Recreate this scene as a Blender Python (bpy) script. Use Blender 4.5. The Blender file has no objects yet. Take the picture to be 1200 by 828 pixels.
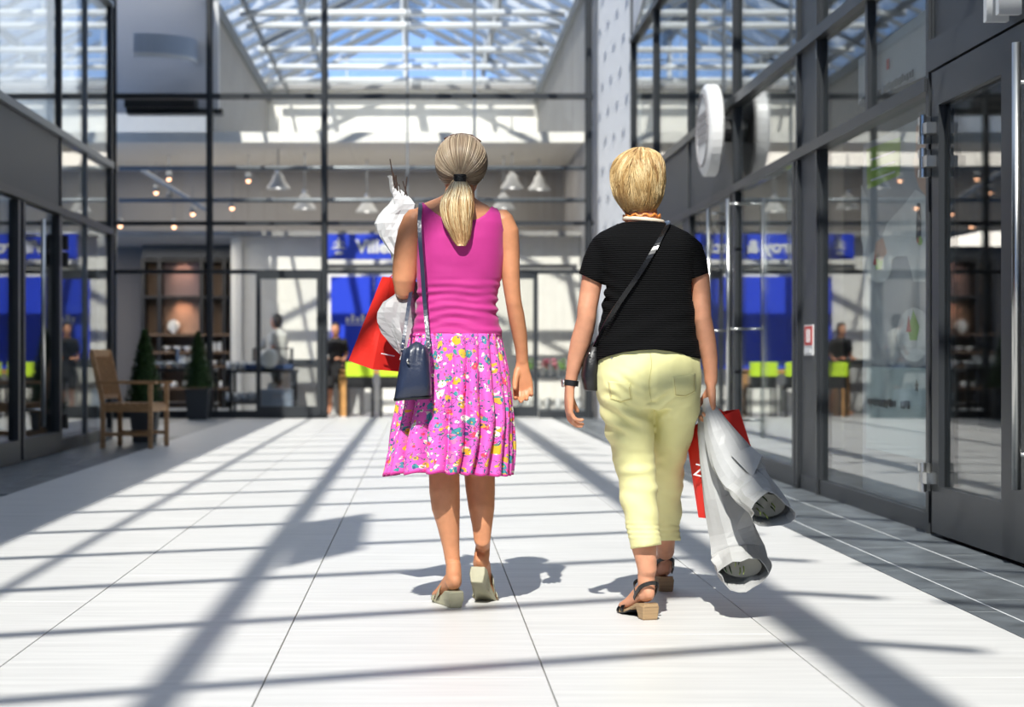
import bpy, bmesh, math, random
from mathutils import Vector, Matrix, noise

SC = bpy.context.scene
COL = SC.collection
# ------------------------------------------------------------------ camera, sky, sun, exposure
FPX, CX, HY, CAMZ = 2100.0, 493.0, 418.0, 0.92
cam_d = bpy.data.cameras.new('camera')
cam = bpy.data.objects.new('camera', cam_d); COL.objects.link(cam)
cam.location = (0, 0, CAMZ); cam.rotation_euler = (math.pi/2, 0, 0)
cam_d.sensor_width = 36; cam_d.lens = 36*FPX/1200
cam_d.shift_x = (600-CX)/1200; cam_d.shift_y = -(414-HY)/1200
cam_d.clip_end = 300
cam_d.dof.use_dof = True; cam_d.dof.focus_distance = 6.5; cam_d.dof.aperture_fstop = 3.2
SC.camera = cam

world = bpy.data.worlds.new('sky'); SC.world = world; world.use_nodes = True
nt = world.node_tree; nt.nodes.clear()
wo = nt.nodes.new('ShaderNodeOutputWorld'); bg = nt.nodes.new('ShaderNodeBackground')
tc = nt.nodes.new('ShaderNodeTexCoord'); sp = nt.nodes.new('ShaderNodeSeparateXYZ'); rp = nt.nodes.new('ShaderNodeValToRGB')
nt.links.new(tc.outputs['Generated'], sp.inputs[0]); nt.links.new(sp.outputs['Z'], rp.inputs[0])
rp.color_ramp.elements[0].position = 0.0; rp.color_ramp.elements[0].color = (.12, .25, .54, 1)
rp.color_ramp.elements[1].position = 0.9; rp.color_ramp.elements[1].color = (.39, .44, .54, 1)
nt.links.new(rp.outputs[0], bg.inputs[0]); bg.inputs[1].default_value = 1.5
nt.links.new(bg.outputs[0], wo.inputs[0])

sun_d = bpy.data.lights.new('sun', 'SUN'); sun = bpy.data.objects.new('sun', sun_d); COL.objects.link(sun)
sun_d.energy = 5.1; sun_d.angle = math.radians(.55); sun_d.color = (1, .96, .90)
KX, KY = .20, .90
sun.rotation_euler = Vector((KX, KY, -1)).to_track_quat('-Z', 'Y').to_euler()
sun.location = (-4, -10, 20)

vs = SC.view_settings
vs.view_transform = 'Standard'; vs.look = 'None'; vs.gamma = 1; vs.use_curve_mapping = False
vs.exposure = .98
SC.cycles.max_bounces = 10; SC.cycles.transparent_max_bounces = 24
SC.cycles.diffuse_bounces = 4; SC.cycles.glossy_bounces = 5
SC.cycles.caustics_reflective = False; SC.cycles.caustics_refractive = False
SC.cycles.sample_clamp_indirect = 6

# ------------------------------------------------------------------ helpers
def W(px, py, D):
    return Vector(((px-CX)*D/FPX, D, CAMZ-(py-HY)*D/FPX))
def WX(px, py, X):                       # point on a plane x = X
    D = FPX*X/(px-CX); return Vector((X, D, CAMZ-(py-HY)*D/FPX))

def wloc(o):
    v = Vector((0, 0, 0))
    while o is not None:
        v = v+o.location; o = o.parent
    return v

class B:
    def __init__(s): s.bm = bmesh.new()
    def box(s, x0, x1, y0, y1, z0, z1):
        v = [s.bm.verts.new((x, y, z)) for z in (z0, z1) for y in (y0, y1) for x in (x0, x1)]
        for f in ((0,2,3,1),(4,5,7,6),(0,1,5,4),(2,6,7,3),(0,4,6,2),(1,3,7,5)):
            s.bm.faces.new([v[i] for i in f])
        return s
    def hexa(s, c):                       # 8 corners: bottom 4 (loop), top 4 (loop)
        v = [s.bm.verts.new(p) for p in c]
        for f in ((3,2,1,0),(4,5,6,7),(0,1,5,4),(1,2,6,5),(2,3,7,6),(3,0,4,7)):
            s.bm.faces.new([v[i] for i in f])
        return s
    def bar(s, p, q, w, h, up=(0, 0, 1)):
        p, q = Vector(p), Vector(q); t = (q-p).normalized(); u = t.cross(Vector(up))
        if u.length < 1e-4: u = t.cross(Vector((0, 1, 0)))
        u.normalize(); v = u.cross(t)
        c = [a+u*i*w/2+v*j*h/2 for a in (p, q) for i, j in ((-1,-1),(1,-1),(1,1),(-1,1))]
        return s.hexa(c)
    def loft(s, rings, cap=True):
        vr = [[s.bm.verts.new(p) for p in r] for r in rings]; n = len(vr[0])
        for a, b in zip(vr, vr[1:]):
            for i in range(n):
                s.bm.faces.new((a[i], a[(i+1) % n], b[(i+1) % n], b[i]))
        if cap:
            s.bm.faces.new(list(reversed(vr[0]))); s.bm.faces.new(vr[-1])
        return s
    def tube(s, pts, r, seg=8, cap=True):
        pts = [Vector(p) for p in pts]; rr = r if isinstance(r, (list, tuple)) else [r]*len(pts)
        rings = []; pu = None
        for i, p in enumerate(pts):
            t = (pts[min(i+1, len(pts)-1)]-pts[max(i-1, 0)]).normalized()
            if pu is None:
                pu = t.orthogonal().normalized()
            u = (pu-t*pu.dot(t)).normalized(); pu = u; v = t.cross(u)
            rings.append([p+(u*math.cos(a)+v*math.sin(a))*rr[i] for a in [k*2*math.pi/seg for k in range(seg)]])
        return s.loft(rings, cap)
    def lathe(s, prof, c=(0, 0, 0), seg=20, cap=True):
        c = Vector(c)
        return s.loft([[c+Vector((r*math.cos(a), r*math.sin(a), z)) for a in [k*2*math.pi/seg for k in range(seg)]] for r, z in prof], cap)
    def ball(s, c, rx, ry, rz, seg=14, rg=8):
        c = Vector(c); rings = []
        for j in range(rg+1):
            t = .12+(math.pi-.24)*j/rg
            rings.append([c+Vector((rx*math.sin(t)*math.cos(a), ry*math.sin(t)*math.sin(a), -rz*math.cos(t))) for a in [k*2*math.pi/seg for k in range(seg)]])
        return s.loft(rings)
    def poly(s, pts, off):               # extruded polygon
        off = Vector(off); a = [s.bm.verts.new(p) for p in pts]; b = [s.bm.verts.new(Vector(p)+off) for p in pts]; n = len(a)
        s.bm.faces.new(a); s.bm.faces.new(list(reversed(b)))
        for i in range(n): s.bm.faces.new((a[i], b[i], b[(i+1) % n], a[(i+1) % n]))
        return s
    def xf(s, M):
        bmesh.ops.transform(s.bm, matrix=M, verts=s.bm.verts); return s
    def mesh(s, name, mat=None, smooth=False, fixn=True):
        if fixn: bmesh.ops.recalc_face_normals(s.bm, faces=s.bm.faces)
        me = bpy.data.meshes.new(name); s.bm.to_mesh(me); s.bm.free()
        if mat: me.materials.append(mat)
        if smooth: me.shade_smooth()
        return me
    def build(s, name, mat, parent=None, smooth=False, bevel=0, label=None):
        if parent is not None:
            bmesh.ops.translate(s.bm, verts=s.bm.verts, vec=-wloc(parent))
        o = link(s.mesh(name, mat, smooth), name, parent)
        if bevel:
            m = o.modifiers.new('bevel', 'BEVEL'); m.width = bevel; m.segments = 2; m.limit_method = 'ANGLE'
        if label: o['label'] = label
        return o

def link(me, name, parent=None, loc=None):
    o = bpy.data.objects.new(name, me); COL.objects.link(o)
    if parent is not None: o.parent = parent
    if loc is not None: o.location = loc
    return o
def tag(o, label, cat, group=None):
    o['label'] = label; o['category'] = cat
    if group: o['group'] = group
    return o
def thing(name, loc, label, cat, group=None):
    o = bpy.data.objects.new(name, None); COL.objects.link(o); o.location = loc; o.empty_display_size = .1
    return tag(o, label, cat, group)
def setting(name, loc=(0, 0, 0)):
    o = bpy.data.objects.new(name, None); COL.objects.link(o); o.location = loc; o['kind'] = 'structure'; return o
def struct(o): o['kind'] = 'structure'; return o
def copy_tree(root, loc, label=None, rz=None):
    r = root.copy(); COL.objects.link(r); r.location = loc
    if label: r['label'] = label
    if rz is not None: r.rotation_euler.z = rz
    for ch in list(root.children):
        c = ch.copy(); COL.objects.link(c); c.parent = r
        for g in list(ch.children):
            d = g.copy(); COL.objects.link(d); d.parent = c
    return r

# ------------------------------------------------------------------ materials
def mat(name, col, rough=.5, metal=0, spec=.5, var=0, vscale=8, bump=0, bscale=60, emit=None, estr=0, sheen=0, sss=0, stretch=None, coat=0, rand=0):
    m = bpy.data.materials.new(name); m.use_nodes = True; n = m.node_tree; b = n.nodes['Principled BSDF']
    b.inputs['Base Color'].default_value = (*col, 1); b.inputs['Roughness'].default_value = rough
    b.inputs['Metallic'].default_value = metal; b.inputs['Specular IOR Level'].default_value = spec
    if sheen: b.inputs['Sheen Weight'].default_value = sheen
    if coat: b.inputs['Coat Weight'].default_value = coat
    if sss:
        b.inputs['Subsurface Weight'].default_value = sss; b.inputs['Subsurface Radius'].default_value = (.012, .005, .003); b.inputs['Subsurface Scale'].default_value = 1
    if emit:
        b.inputs['Emission Color'].default_value = (*emit, 1); b.inputs['Emission Strength'].default_value = estr
    if var or bump:
        t = n.nodes.new('ShaderNodeTexCoord'); mp = n.nodes.new('ShaderNodeMapping'); n.links.new(t.outputs['Object'], mp.inputs[0])
        if stretch: mp.inputs['Scale'].default_value = stretch
        if rand:
            oi = n.nodes.new('ShaderNodeObjectInfo'); cx = n.nodes.new('ShaderNodeCombineXYZ'); mu = n.nodes.new('ShaderNodeMath'); mu.operation = 'MULTIPLY'; mu.inputs[1].default_value = 37
            n.links.new(oi.outputs['Random'], mu.inputs[0]); n.links.new(mu.outputs[0], cx.inputs[0]); n.links.new(mu.outputs[0], cx.inputs[1]); n.links.new(cx.outputs[0], mp.inputs['Location'])
    if var:
        ns = n.nodes.new('ShaderNodeTexNoise'); ns.inputs['Scale'].default_value = vscale; ns.inputs['Detail'].default_value = 6
        n.links.new(mp.outputs[0], ns.inputs[0]); r = n.nodes.new('ShaderNodeValToRGB'); n.links.new(ns.outputs[0], r.inputs[0])
        r.color_ramp.elements[0].position = .3; r.color_ramp.elements[1].position = .7
        r.color_ramp.elements[0].color = (*[max(0, c*(1-var)) for c in col], 1); r.color_ramp.elements[1].color = (*[min(1, c*(1+var)) for c in col], 1)
        n.links.new(r.outputs[0], b.inputs['Base Color'])
    if bump:
        nb = n.nodes.new('ShaderNodeTexNoise'); nb.inputs['Scale'].default_value = bscale; nb.inputs['Detail'].default_value = 4
        n.links.new(mp.outputs[0], nb.inputs[0]); bp = n.nodes.new('ShaderNodeBump'); bp.inputs['Strength'].default_value = bump; bp.inputs['Distance'].default_value = .01
        n.links.new(nb.outputs[0], bp.inputs['Height']); n.links.new(bp.outputs[0], b.inputs['Normal'])
    return m

def glass(name, tint=(.9, .93, .93), f0=.08, haze=0, hazecol=(.8, .85, .85), fk=1.0):
    # window glass: clear (tinted) transmission + mirror reflection that grows at grazing angles
    m = bpy.data.materials.new(name); m.use_nodes = True; n = m.node_tree; n.nodes.clear(); L = n.links
    out = n.nodes.new('ShaderNodeOutputMaterial'); tr = n.nodes.new('ShaderNodeBsdfTransparent'); gl = n.nodes.new('ShaderNodeBsdfGlossy')
    tr.inputs[0].default_value = (*tint, 1); gl.inputs['Roughness'].default_value = 0; gl.inputs[0].default_value = (1, 1, 1, 1)
    g = n.nodes.new('ShaderNodeNewGeometry'); dt = n.nodes.new('ShaderNodeVectorMath'); dt.operation = 'DOT_PRODUCT'
    L.new(g.outputs['Incoming'], dt.inputs[0]); L.new(g.outputs['Normal'], dt.inputs[1])
    def M(op, a, b=None):
        x = n.nodes.new('ShaderNodeMath'); x.operation = op
        for i, q in enumerate((a, b)):
            if q is None: continue
            if isinstance(q, (int, float)): x.inputs[i].default_value = q
            else: L.new(q, x.inputs[i])
        return x.outputs[0]
    c = M('ABSOLUTE', dt.outputs['Value']); p = M('POWER', M('SUBTRACT', 1.0, c), 5.0)
    f = M('MULTIPLY', M('ADD', M('MULTIPLY', p, 1-f0), f0), fk)
    mx = n.nodes.new('ShaderNodeMixShader'); L.new(f, mx.inputs[0])
    if haze:
        df = n.nodes.new('ShaderNodeBsdfTranslucent'); df.inputs[0].default_value = (*hazecol, 1)
        m2 = n.nodes.new('ShaderNodeMixShader'); m2.inputs[0].default_value = haze; L.new(tr.outputs[0], m2.inputs[1]); L.new(df.outputs[0], m2.inputs[2])
        L.new(m2.outputs[0], mx.inputs[1])
    else: L.new(tr.outputs[0], mx.inputs[1])
    L.new(gl.outputs[0], mx.inputs[2]); L.new(mx.outputs[0], out.inputs[0])
    return m

M_ = {}
M_['white_tile'] = mat('white_tile', (.675, .665, .645), .42, var=.09, vscale=3.2, stretch=(.55, 7, 1), spec=.4, rand=1)
M_['grout'] = mat('grout', (.30, .30, .30), .8)
M_['dark_tile'] = mat('dark_tile', (.115, .128, .138), .40, var=.42, vscale=5, bump=.12, bscale=40, rand=1)
M_['light_grout'] = mat('light_grout', (.62, .63, .63), .8)
M_['frame'] = mat('anthracite_metal', (.040, .044, .049), .38, metal=.3)
M_['frame_light'] = mat('grey_metal', (.22, .24, .26), .4, metal=.5)
M_['panel'] = mat('grey_cladding', (.055, .060, .066), .45, metal=.2)
M_['glass'] = glass('window_glass', fk=.78)
M_['glass_far'] = glass('facade_glass', tint=(.98, .98, .97), f0=.05, fk=.8)
M_['roof_glass'] = glass('roof_glass', tint=(.78, .79, .79), f0=.02, haze=.0, hazecol=(.75, .80, .85))
M_['white_steel'] = mat('white_painted_steel', (.72, .74, .75), .45)
M_['roof_steel'] = mat('grey_roof_steel', (.16, .175, .19), .5)
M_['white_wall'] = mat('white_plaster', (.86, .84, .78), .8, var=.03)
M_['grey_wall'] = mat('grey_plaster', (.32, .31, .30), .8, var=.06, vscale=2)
M_['corrugated'] = mat('white_corrugated_metal', (.80, .81, .83), .45)
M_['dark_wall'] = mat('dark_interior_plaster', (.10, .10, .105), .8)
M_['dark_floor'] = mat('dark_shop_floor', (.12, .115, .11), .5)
M_['black'] = mat('black_metal', (.012, .012, .013), .4)
M_['steel'] = mat('brushed_steel', (.62, .62, .60), .28, metal=1)
M_['blue'] = mat('royal_blue_panel', (.02, .06, .66), .45)
M_['white'] = mat('white_lacquer', (.82, .82, .82), .4)
M_['porcelain'] = mat('white_porcelain', (.75, .76, .76), .2)
M_['red'] = mat('red_paper', (.72, .03, .02), .45, var=.04)
M_['sticker_red'] = mat('red_vinyl', (.62, .05, .04), .5)
M_['green_sign'] = mat('lime_print', (.42, .66, .05), .5)
M_['wood'] = mat('teak_wood', (.46, .26, .12), .5, var=.25, vscale=14, stretch=(1, 1, 6))
M_['orange_wood'] = mat('oak_wood', (.55, .28, .09), .5, var=.15, vscale=8)
M_['lime'] = mat('lime_fabric', (.50, .72, .02), .7)
M_['leaf'] = mat('conifer_green', (.03, .075, .018), .7, var=.5, vscale=30)
M_['pot'] = mat('dark_grey_pot', (.05, .055, .06), .6)
M_['lamp_warm'] = mat('warm_bulb', (1, .7, .5), .5, emit=(1, .50, .28), estr=3)
M_['lamp_cool'] = mat('lamp_glow', (1, 1, 1), .5, emit=(1, .97, .92), estr=1.5)
M_['niche'] = mat('terracotta_niche', (.40, .26, .19), .8, var=.15, vscale=3)
M_['brown'] = mat('brown_wood_shelf', (.14, .085, .05), .6)

# ------------------------------------------------------------------ FLOOR
XL, XR = -3.52, 2.69
XD0, XD1 = 1.974, -2.76
floor = struct(B().box(-9, 9, -8, 46, -.2, -.012).build('floor', M_['grout']))
rnd = random.Random(4)
jx = [XD1, -2.056, -1.25, -.444, .362, 1.168, XD0]
tile_cache = {}
def tile(x0, x1, y0, y1, g, m, gy=None):
    gy = g if gy is None else gy
    k = (round(x1-x0, 3), round(y1-y0, 3), m.name, g)
    if k not in tile_cache:
        w, l = (x1-x0)/2-g/2, (y1-y0)/2-gy/2; b = B(); e = .0012
        lo = [Vector((i*w, j*l, -.03)) for i, j in ((-1,-1),(1,-1),(1,1),(-1,1))]
        mi = [Vector((i*w, j*l, -e)) for i, j in ((-1,-1),(1,-1),(1,1),(-1,1))]
        hi = [Vector((i*(w-e), j*(l-e), 0)) for i, j in ((-1,-1),(1,-1),(1,1),(-1,1))]
        b.loft([lo, mi, hi]); tile_cache[k] = b.mesh('tile', m)
    return link(tile_cache[k], 'tile', floor, ((x0+x1)/2, (y0+y1)/2, rnd.uniform(-.0006, 0)))
for i in range(6):
    y = 1.0-(.8 if i % 2 else 0)+.15
    while y < 30.3:
        tile(jx[i], jx[i+1], y, y+1.6, .004, M_['white_tile'], .002); y += 1.6
for k, (a, b) in enumerate(((XD0, 2.10), (2.10, 2.42), (2.42, XR))):
    y = 4.0-(.3 if k % 2 else 0)
    while y < 26.9:
        tile(a, b, y, y+.62, .009, M_['dark_tile']); y += .62
for k, (a, b) in enumerate(((XL, -3.2), (-3.2, -2.98), (-2.98, XD1))):
    y = 12.0-(.3 if k % 2 else 0)
    while y < 20.3:
        tile(a, b, y, y+.62, .006, M_['dark_tile']); y += .62
# pale grout bed beneath the dark border tiles, recess floor at the left end
struct(B().box(XD0+.01, XR, 1, 27, -.2, -.0015).build('trim_1', M_['light_grout']))
struct(B().box(XL, XD1, 1, 20.3, -.2, -.008).build('trim_2', M_['grout']))
rec = struct(B().box(-7, XL, 20.3, 27, -.2, -.004).build('trim_3', M_['dark_tile']))
struct(B().box(-9, XD1, 20.3, 46, -.2, -.006).build('trim_4', mat('grey_stone_floor', (.30, .32, .34), .45, var=.1)))
struct(B().box(-9, 9, -8, 1.0, -.19, -.004).build('trim_5', M_['white_tile']))
struct(B().box(XD1, 9, 30.3, 46, -.19, -.004).build('trim_6', M_['white_tile']))

# ------------------------------------------------------------------ GLASS ROOF
RX, RZ, SL = -.35, 8.5, .5
def rz(x): return RZ-SL*abs(x-RX)
roof = setting('ceiling')
B().box(RX-.075, RX+.075, -7, 42, RZ-.30, RZ+.02).build('ridge_beam', M_['roof_steel'], roof)
for x, w in ((-2.2, .10), (-3.06, .04)):
    B().box(x-w/2, x+w/2, -7, 42, rz(x)-.16, rz(x)-.02).build('purlin', M_['roof_steel'], roof)
B().box(1.4, 1.5, 22, 42, rz(1.45)-.16, rz(1.45)-.02).build('purlin', M_['roof_steel'], roof)
yr = 1.86-8*1.235; k = 0
b1 = B(); b1.bar((XL, 0, rz(XL)), (RX, 0, RZ), .075, .06); raf_l = b1.mesh('rafter', M_['roof_steel'])
b1 = B(); b1.bar((RX, 0, RZ), (.10, 0, rz(.10)), .075, .06); b1.bar((.32, 0, rz(.32)), (XR, 0, rz(XR)), .05, .06); raf_r = b1.mesh('rafter', M_['roof_steel'])
b1 = B(); b1.bar((XL, .6175, rz(XL)+.04), (RX, .6175, RZ+.04), 1.225, .012); pan_l = b1.mesh('pane', M_['roof_glass'])
b1 = B(); b1.bar((RX, .6175, RZ+.04), (XR, .6175, rz(XR)+.04), 1.225, .012); pan_r = b1.mesh('pane', M_['roof_glass'])
while yr < 41.6:
    link(raf_l, 'rafter', roof, (0, yr, 0)); link(raf_r, 'rafter', roof, (0, yr, 0))
    if yr < 40.3:
        link(pan_l, 'pane', roof, (0, yr, 0)); link(pan_r, 'pane', roof, (0, yr, 0))
    yr += 1.235
milky = bpy.data.materials.new('light_diffuser_sheet'); milky.use_nodes = True; _n = milky.node_tree; _n.nodes.clear()
_o = _n.nodes.new('ShaderNodeOutputMaterial'); _t = _n.nodes.new('ShaderNodeBsdfTranslucent'); _t.inputs[0].default_value = (.55, .56, .58, 1); _n.links.new(_t.outputs[0], _o.inputs[0])
# solid roofs either side, eaves; unseen translucent sheet added to brighten the far left
struct(B().box(-12, XL, -8, 27.4, 6.92, 7.1).build('ceiling_left', M_['grey_wall'])); struct(B().box(-12, XL, 27.4, 42, 6.92, 6.95).build('ceiling_diffuser', milky))
struct(B().poly([Vector((-9, -7.6, 0)), Vector((9, -7.6, 0)), Vector((9, -7.6, 7)), Vector((RX, -7.6, 8.6)), Vector((-9, -7.6, 7))], (0, .2, 0)).build('wall_sky_block', mat('stone_grey_plaster', (.46, .45, .43), .8, var=.08, vscale=1)))  # unseen end wall, added to keep blue sky out of the glass reflections
struct(B().box(XR, 10, -8, 42, rz(XR)-.02, rz(XR)+.14).build('ceiling_right', M_['grey_wall']))
B().box(XL-.05, XL+.08, -8, 42, 6.78, 6.98).build('eave_beam', M_['roof_steel'], roof)
B().box(XR-.08, XR+.05, -8, 42, rz(XR)-.2, rz(XR)).build('eave_beam', M_['roof_steel'], roof)
# hall tie tubes
for y in (31.7, 32.9, 35.5, 37.6, 39.4):
    z = 7.0
    B().tube([(-3.2, y, z), (2.55, y, z)], .065, 10).build('tie_tube', M_['white_steel'], roof, smooth=True)
    for x in (-2.1, -.35, 1.35):
        B().tube([(x, y, z), (x, y, rz(x)-.1)], .014, 6).build('hanger_rod', M_['white_steel'], roof)
for y in (34.2, 38.4):
    for s in (-1, 1):
        B().bar((RX, y, RZ-.3), (RX+s*2.7, y, 6.85), .05, .08).build('brace', M_['roof_steel'], roof)
# unseen plate added under the roof to cast a patch beside the beam shadow
B().hexa([Vector(p) for p in ((-2.19, .71, 7.85), (-1.87, 1.4, 7.92), (-1.89, 3.4, 7.95), (-2.23, 2.85, 7.85),
                             (-2.19, .71, 7.89), (-1.87, 1.4, 7.96), (-1.89, 3.4, 7.99), (-2.23, 2.85, 7.89))]).build('shadow_plate', M_['roof_steel'], roof)

# ------------------------------------------------------------------ RIGHT FACADE  (plane x = XR)
def facade_post(par, x, y, z0, z1, w=.05, d=.045, side=-1, m='frame'):
    b = B(); b.box(min(x, x+side*d), max(x, x+side*d), y-w/2, y+w/2, z0, z1); b.box(x-.03, x+.03, y-w*.8, y+w*.8, z0, z1)
    return b.build('mullion', M_[m], par)
wr = setting('wall_right')
B().box(XR-.03, XR+.06, 9.35, 22.6, 0, .10).build('base_rail', M_['frame'], wr)
ys_r = [9.36, 12.0, 12.62, 15.2, 17.75, 20.4, 22.6]
for y in ys_r: facade_post(wr, XR, y, 0 if y != 12.62 else 0, 6.9)
facade_post(wr, XR, 10.7, 2.37, 6.9, w=.035, d=.01)
for z, h in ((2.34, .07), (3.08, .08), (4.9, .06)):
    B().box(XR-.06, XR+.04, 9.36, 22.6, z-h/2, z+h/2).build('transom', M_['frame'], wr)
def pane_x(par, y0, y1, z0, z1, x=XR, m='glass', name='pane'):
    return B().box(x-.006, x+.006, y0+.03, y1-.03, z0, z1).build(name, M_[m], par)
pane_x(wr, 9.36, 12.0, .1, 2.31); pane_x(wr, 9.36, 12.0, 2.38, 3.04)
pane_x(wr, 12.62, 15.2, 2.38, 3.04); pane_x(wr, 12.62, 15.2, .1, 2.31)
pane_x(wr, 17.75, 20.4, .1, 2.31); pane_x(wr, 20.4, 22.6, .1, 2.31); pane_x(wr, 20.4, 22.6, 2.38, 3.04)
for a, c in zip(ys_r, ys_r[1:]):
    if c-a < 1:
        B().box(XR-.02, XR+.02, a, c, .1, 6.9).build('panel', M_['panel'], wr)
    else:
        pane_x(wr, a, c, 3.13, 4.86); pane_x(wr, a, c, 4.94, 6.75)
B().box(XR-.025, XR+.02, 15.2, 20.4, 2.38, 3.04).build('panel', M_['panel'], wr)
B().box(XR-.03, XR+.03, 17.8, 18.2, .1, 2.3).build('panel', M_['panel'], wr)
# nearer stretch with the big door
facade_post(wr, XR, 6.6, 0, 6.9)
B().box(XR-.05, XR+.05, -2, 9.33, 2.40, 2.56).build('transom', M_['frame'], wr)
B().box(XR-.02, XR+.02, -2, 9.33, 2.56, 4.9).build('panel', M_['panel'], wr)
pane_x(wr, -2, 6.6, .1, 2.38); pane_x(wr, -2, 9.3, 4.94, 6.75)
# the big anthracite glass door
d1 = setting('door_1', (XR, 9.2, 0))
B().box(XR-.06, XR+.02, 9.10, 9.22, .02, 2.38).build('stile', M_['frame'], d1)
B().box(XR-.06, XR+.02, 7.60, 8.12, .02, 2.38).build('stile', M_['frame'], d1)
B().box(XR-.06, XR+.02, 8.12, 9.10, .02, .26).build('bottom_rail', M_['frame'], d1)
B().box(XR-.06, XR+.02, 8.12, 9.10, 2.20, 2.38).build('top_rail', M_['frame'], d1)
B().box(XR-.03, XR-.01, 8.12, 9.10, .26, 2.20).build('pane', M_['glass'], d1)
h = B(); h.tube([(XR-.13, 7.70, .35), (XR-.13, 7.70, 2.27)], .019, 12)
for z in (.5, 2.1): h.tube([(XR-.13, 7.70, z), (XR-.04, 7.70, z)], .01, 8)
h.build('handle', M_['steel'], d1, smooth=True)
for z in (2.09, 1.92, .30):
    h = B(); h.tube([(XR-.10, 9.24, z-.075), (XR-.10, 9.24, z-.03)], .017, 10); h.tube([(XR-.10, 9.24, z-.028), (XR-.10, 9.24, z+.028)], .02, 10); h.tube([(XR-.10, 9.24, z+.03), (XR-.10, 9.24, z+.075)], .017, 10)
    h.box(XR-.11, XR-.06, 9.14, 9.24, z-.028, z+.028); h.box(XR-.11, XR-.06, 9.24, 9.30, z+.03, z+.07); h.box(XR-.11, XR-.06, 9.24, 9.30, z-.07, z-.03)
    h.build('hinge', M_['steel'], d1)
# glazed double door farther on, its leaves with tall bar handles
for n_, (a, c, hy) in enumerate(((12.68, 15.14, 14.75), (15.26, 17.69, 15.75))):
    d = setting('door_%d' % (n_+2), (XR, a, 0))
    B().box(XR-.05, XR+.03, a, a+.07, .02, 2.3).build('stile', M_['frame'], d)
    B().box(XR-.05, XR+.03, c-.07, c, .02, 2.3).build('stile', M_['frame'], d)
    B().box(XR-.04, XR+.02, a+.07, c-.07, .02, .14).build('bottom_rail', M_['frame'], d)
    B().box(XR-.02, XR-.008, a+.07, c-.07, .14, 2.3).build('pane', M_['glass'], d)
    for s in (-.16, .14):
        h = B(); h.tube([(XR+s, hy, .25), (XR+s, hy, 2.22)], .017, 10)
        for z in (.4, 1.15, 2.18): h.tube([(XR+s, hy, z), (XR, hy, z)], .009, 8)
        h.build('handle', M_['steel'], d, smooth=True)
# shop rooms behind the right facade
room = setting('wall_shop_right')
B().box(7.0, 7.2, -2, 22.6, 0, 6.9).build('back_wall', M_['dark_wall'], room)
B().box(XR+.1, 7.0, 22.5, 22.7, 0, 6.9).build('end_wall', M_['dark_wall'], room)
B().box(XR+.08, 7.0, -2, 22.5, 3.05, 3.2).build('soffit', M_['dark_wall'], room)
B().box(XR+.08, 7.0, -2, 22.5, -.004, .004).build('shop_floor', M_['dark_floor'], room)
B().box(XR+.1, 4.2, 17.8, 17.9, 0, 3.05).build('partition', M_['grey_wall'], room)
B().box(4.5, 4.7, 5, 9, 0, 3.05).build('partition', M_['dark_wall'], room)

# white corrugated side wall at the far right end, with leaning upper edge
wc = setting('wall_end_right')
pro = [(22.66, 0), (27.0, 0), (27.0, 6.9), (19.6, 6.9), (20.9, 5.35), (22.66, 4.95)]
B().poly([Vector((XR-.02, y, z)) for y, z in pro], (.12, 0, 0)).build('backing', M_['corrugated'], wc)
n_r = 11; rib = B(); rib.hexa([Vector(p) for p in ((-.02,-.13,0),(-.040,-.06,0),(-.040,.06,0),(-.02,.13,0),(-.02,-.13,6.9),(-.040,-.06,6.9),(-.040,.06,6.9),(-.02,.13,6.9))])
rib = rib.mesh('rib', M_['corrugated'])
for i in range(n_r): link(rib, 'rib', wc, (XR, 22.85+i*.385, 0))

# ------------------------------------------------------------------ LEFT FACADE  (plane x = XL)
wl = setting('wall_left')
B().box(XL-.05, XL+.03, 1, 20.25, 0, .12).build('base_rail', M_['frame'], wl)
for y in (10.0, 13.6, 17.4, 20.25): facade_post(wl, XL, y, 0, 6.9, side=1, w=.05, d=.035)
facade_post(wl, XL, 18.75, 0, 6.9, side=1, w=.035, d=.03, m='frame_light')
for z, h in ((2.33, .07), (3.08, .07), (4.9, .06)):
    B().box(XL-.04, XL+.06, 1, 20.25, z-h/2, z+h/2).build('transom', M_['frame'] if z < 3 else M_['frame_light'], wl)
B().box(XL-.02, XL+.02, 1, 17.4, 2.37, 3.04).build('panel', M_['panel'], wl)
pane_x(wl, 17.4, 18.75, 2.37, 3.04, XL); pane_x(wl, 18.75, 20.25, 2.37, 3.04, XL)
pane_x(wl, 17.4, 18.75, .12, 2.3, XL); pane_x(wl, 18.75, 20.25, .12, 2.3, XL)
pane_x(wl, 1, 10, .12, 2.3, XL); pane_x(wl, 10, 13.6, .12, 2.3, XL)
for a, c in ((1, 10), (10, 13.6), (13.6, 17.4), (17.4, 18.75), (18.75, 20.25)):
    pane_x(wl, a, c, 3.12, 4.86, XL); pane_x(wl, a, c, 4.94, 6.75, XL)
d = setting('door_4', (XL, 13.7, 0))
for a in (13.7, 15.45, 15.65, 17.22):
    B().box(XL-.03, XL+.05, a, a+.10, .02, 2.28).build('stile', M_['frame'], d)
for a, c in ((13.8, 15.45), (15.75, 17.22)):
    B().box(XL-.03, XL+.05, a, c, .02, .2).build('bottom_rail', M_['frame'], d)
    B().box(XL-.005, XL+.007, a, c, .2, 2.28).build('pane', M_['glass'], d)
h = B(); h.tube([(XL+.15, 16.0, .3), (XL+.15, 16.0, 2.15)], .02, 10)
for z in (.45, 2.0): h.tube([(XL+.15, 16.0, z), (XL, 16.0, z)], .01, 8)
h.build('handle', M_['steel'], d, smooth=True)
h = B()
for z in (2.02, 1.86, .3): h.tube([(XL+.09, 17.3, z-.07), (XL+.09, 17.3, z+.07)], .03, 8)
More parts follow.
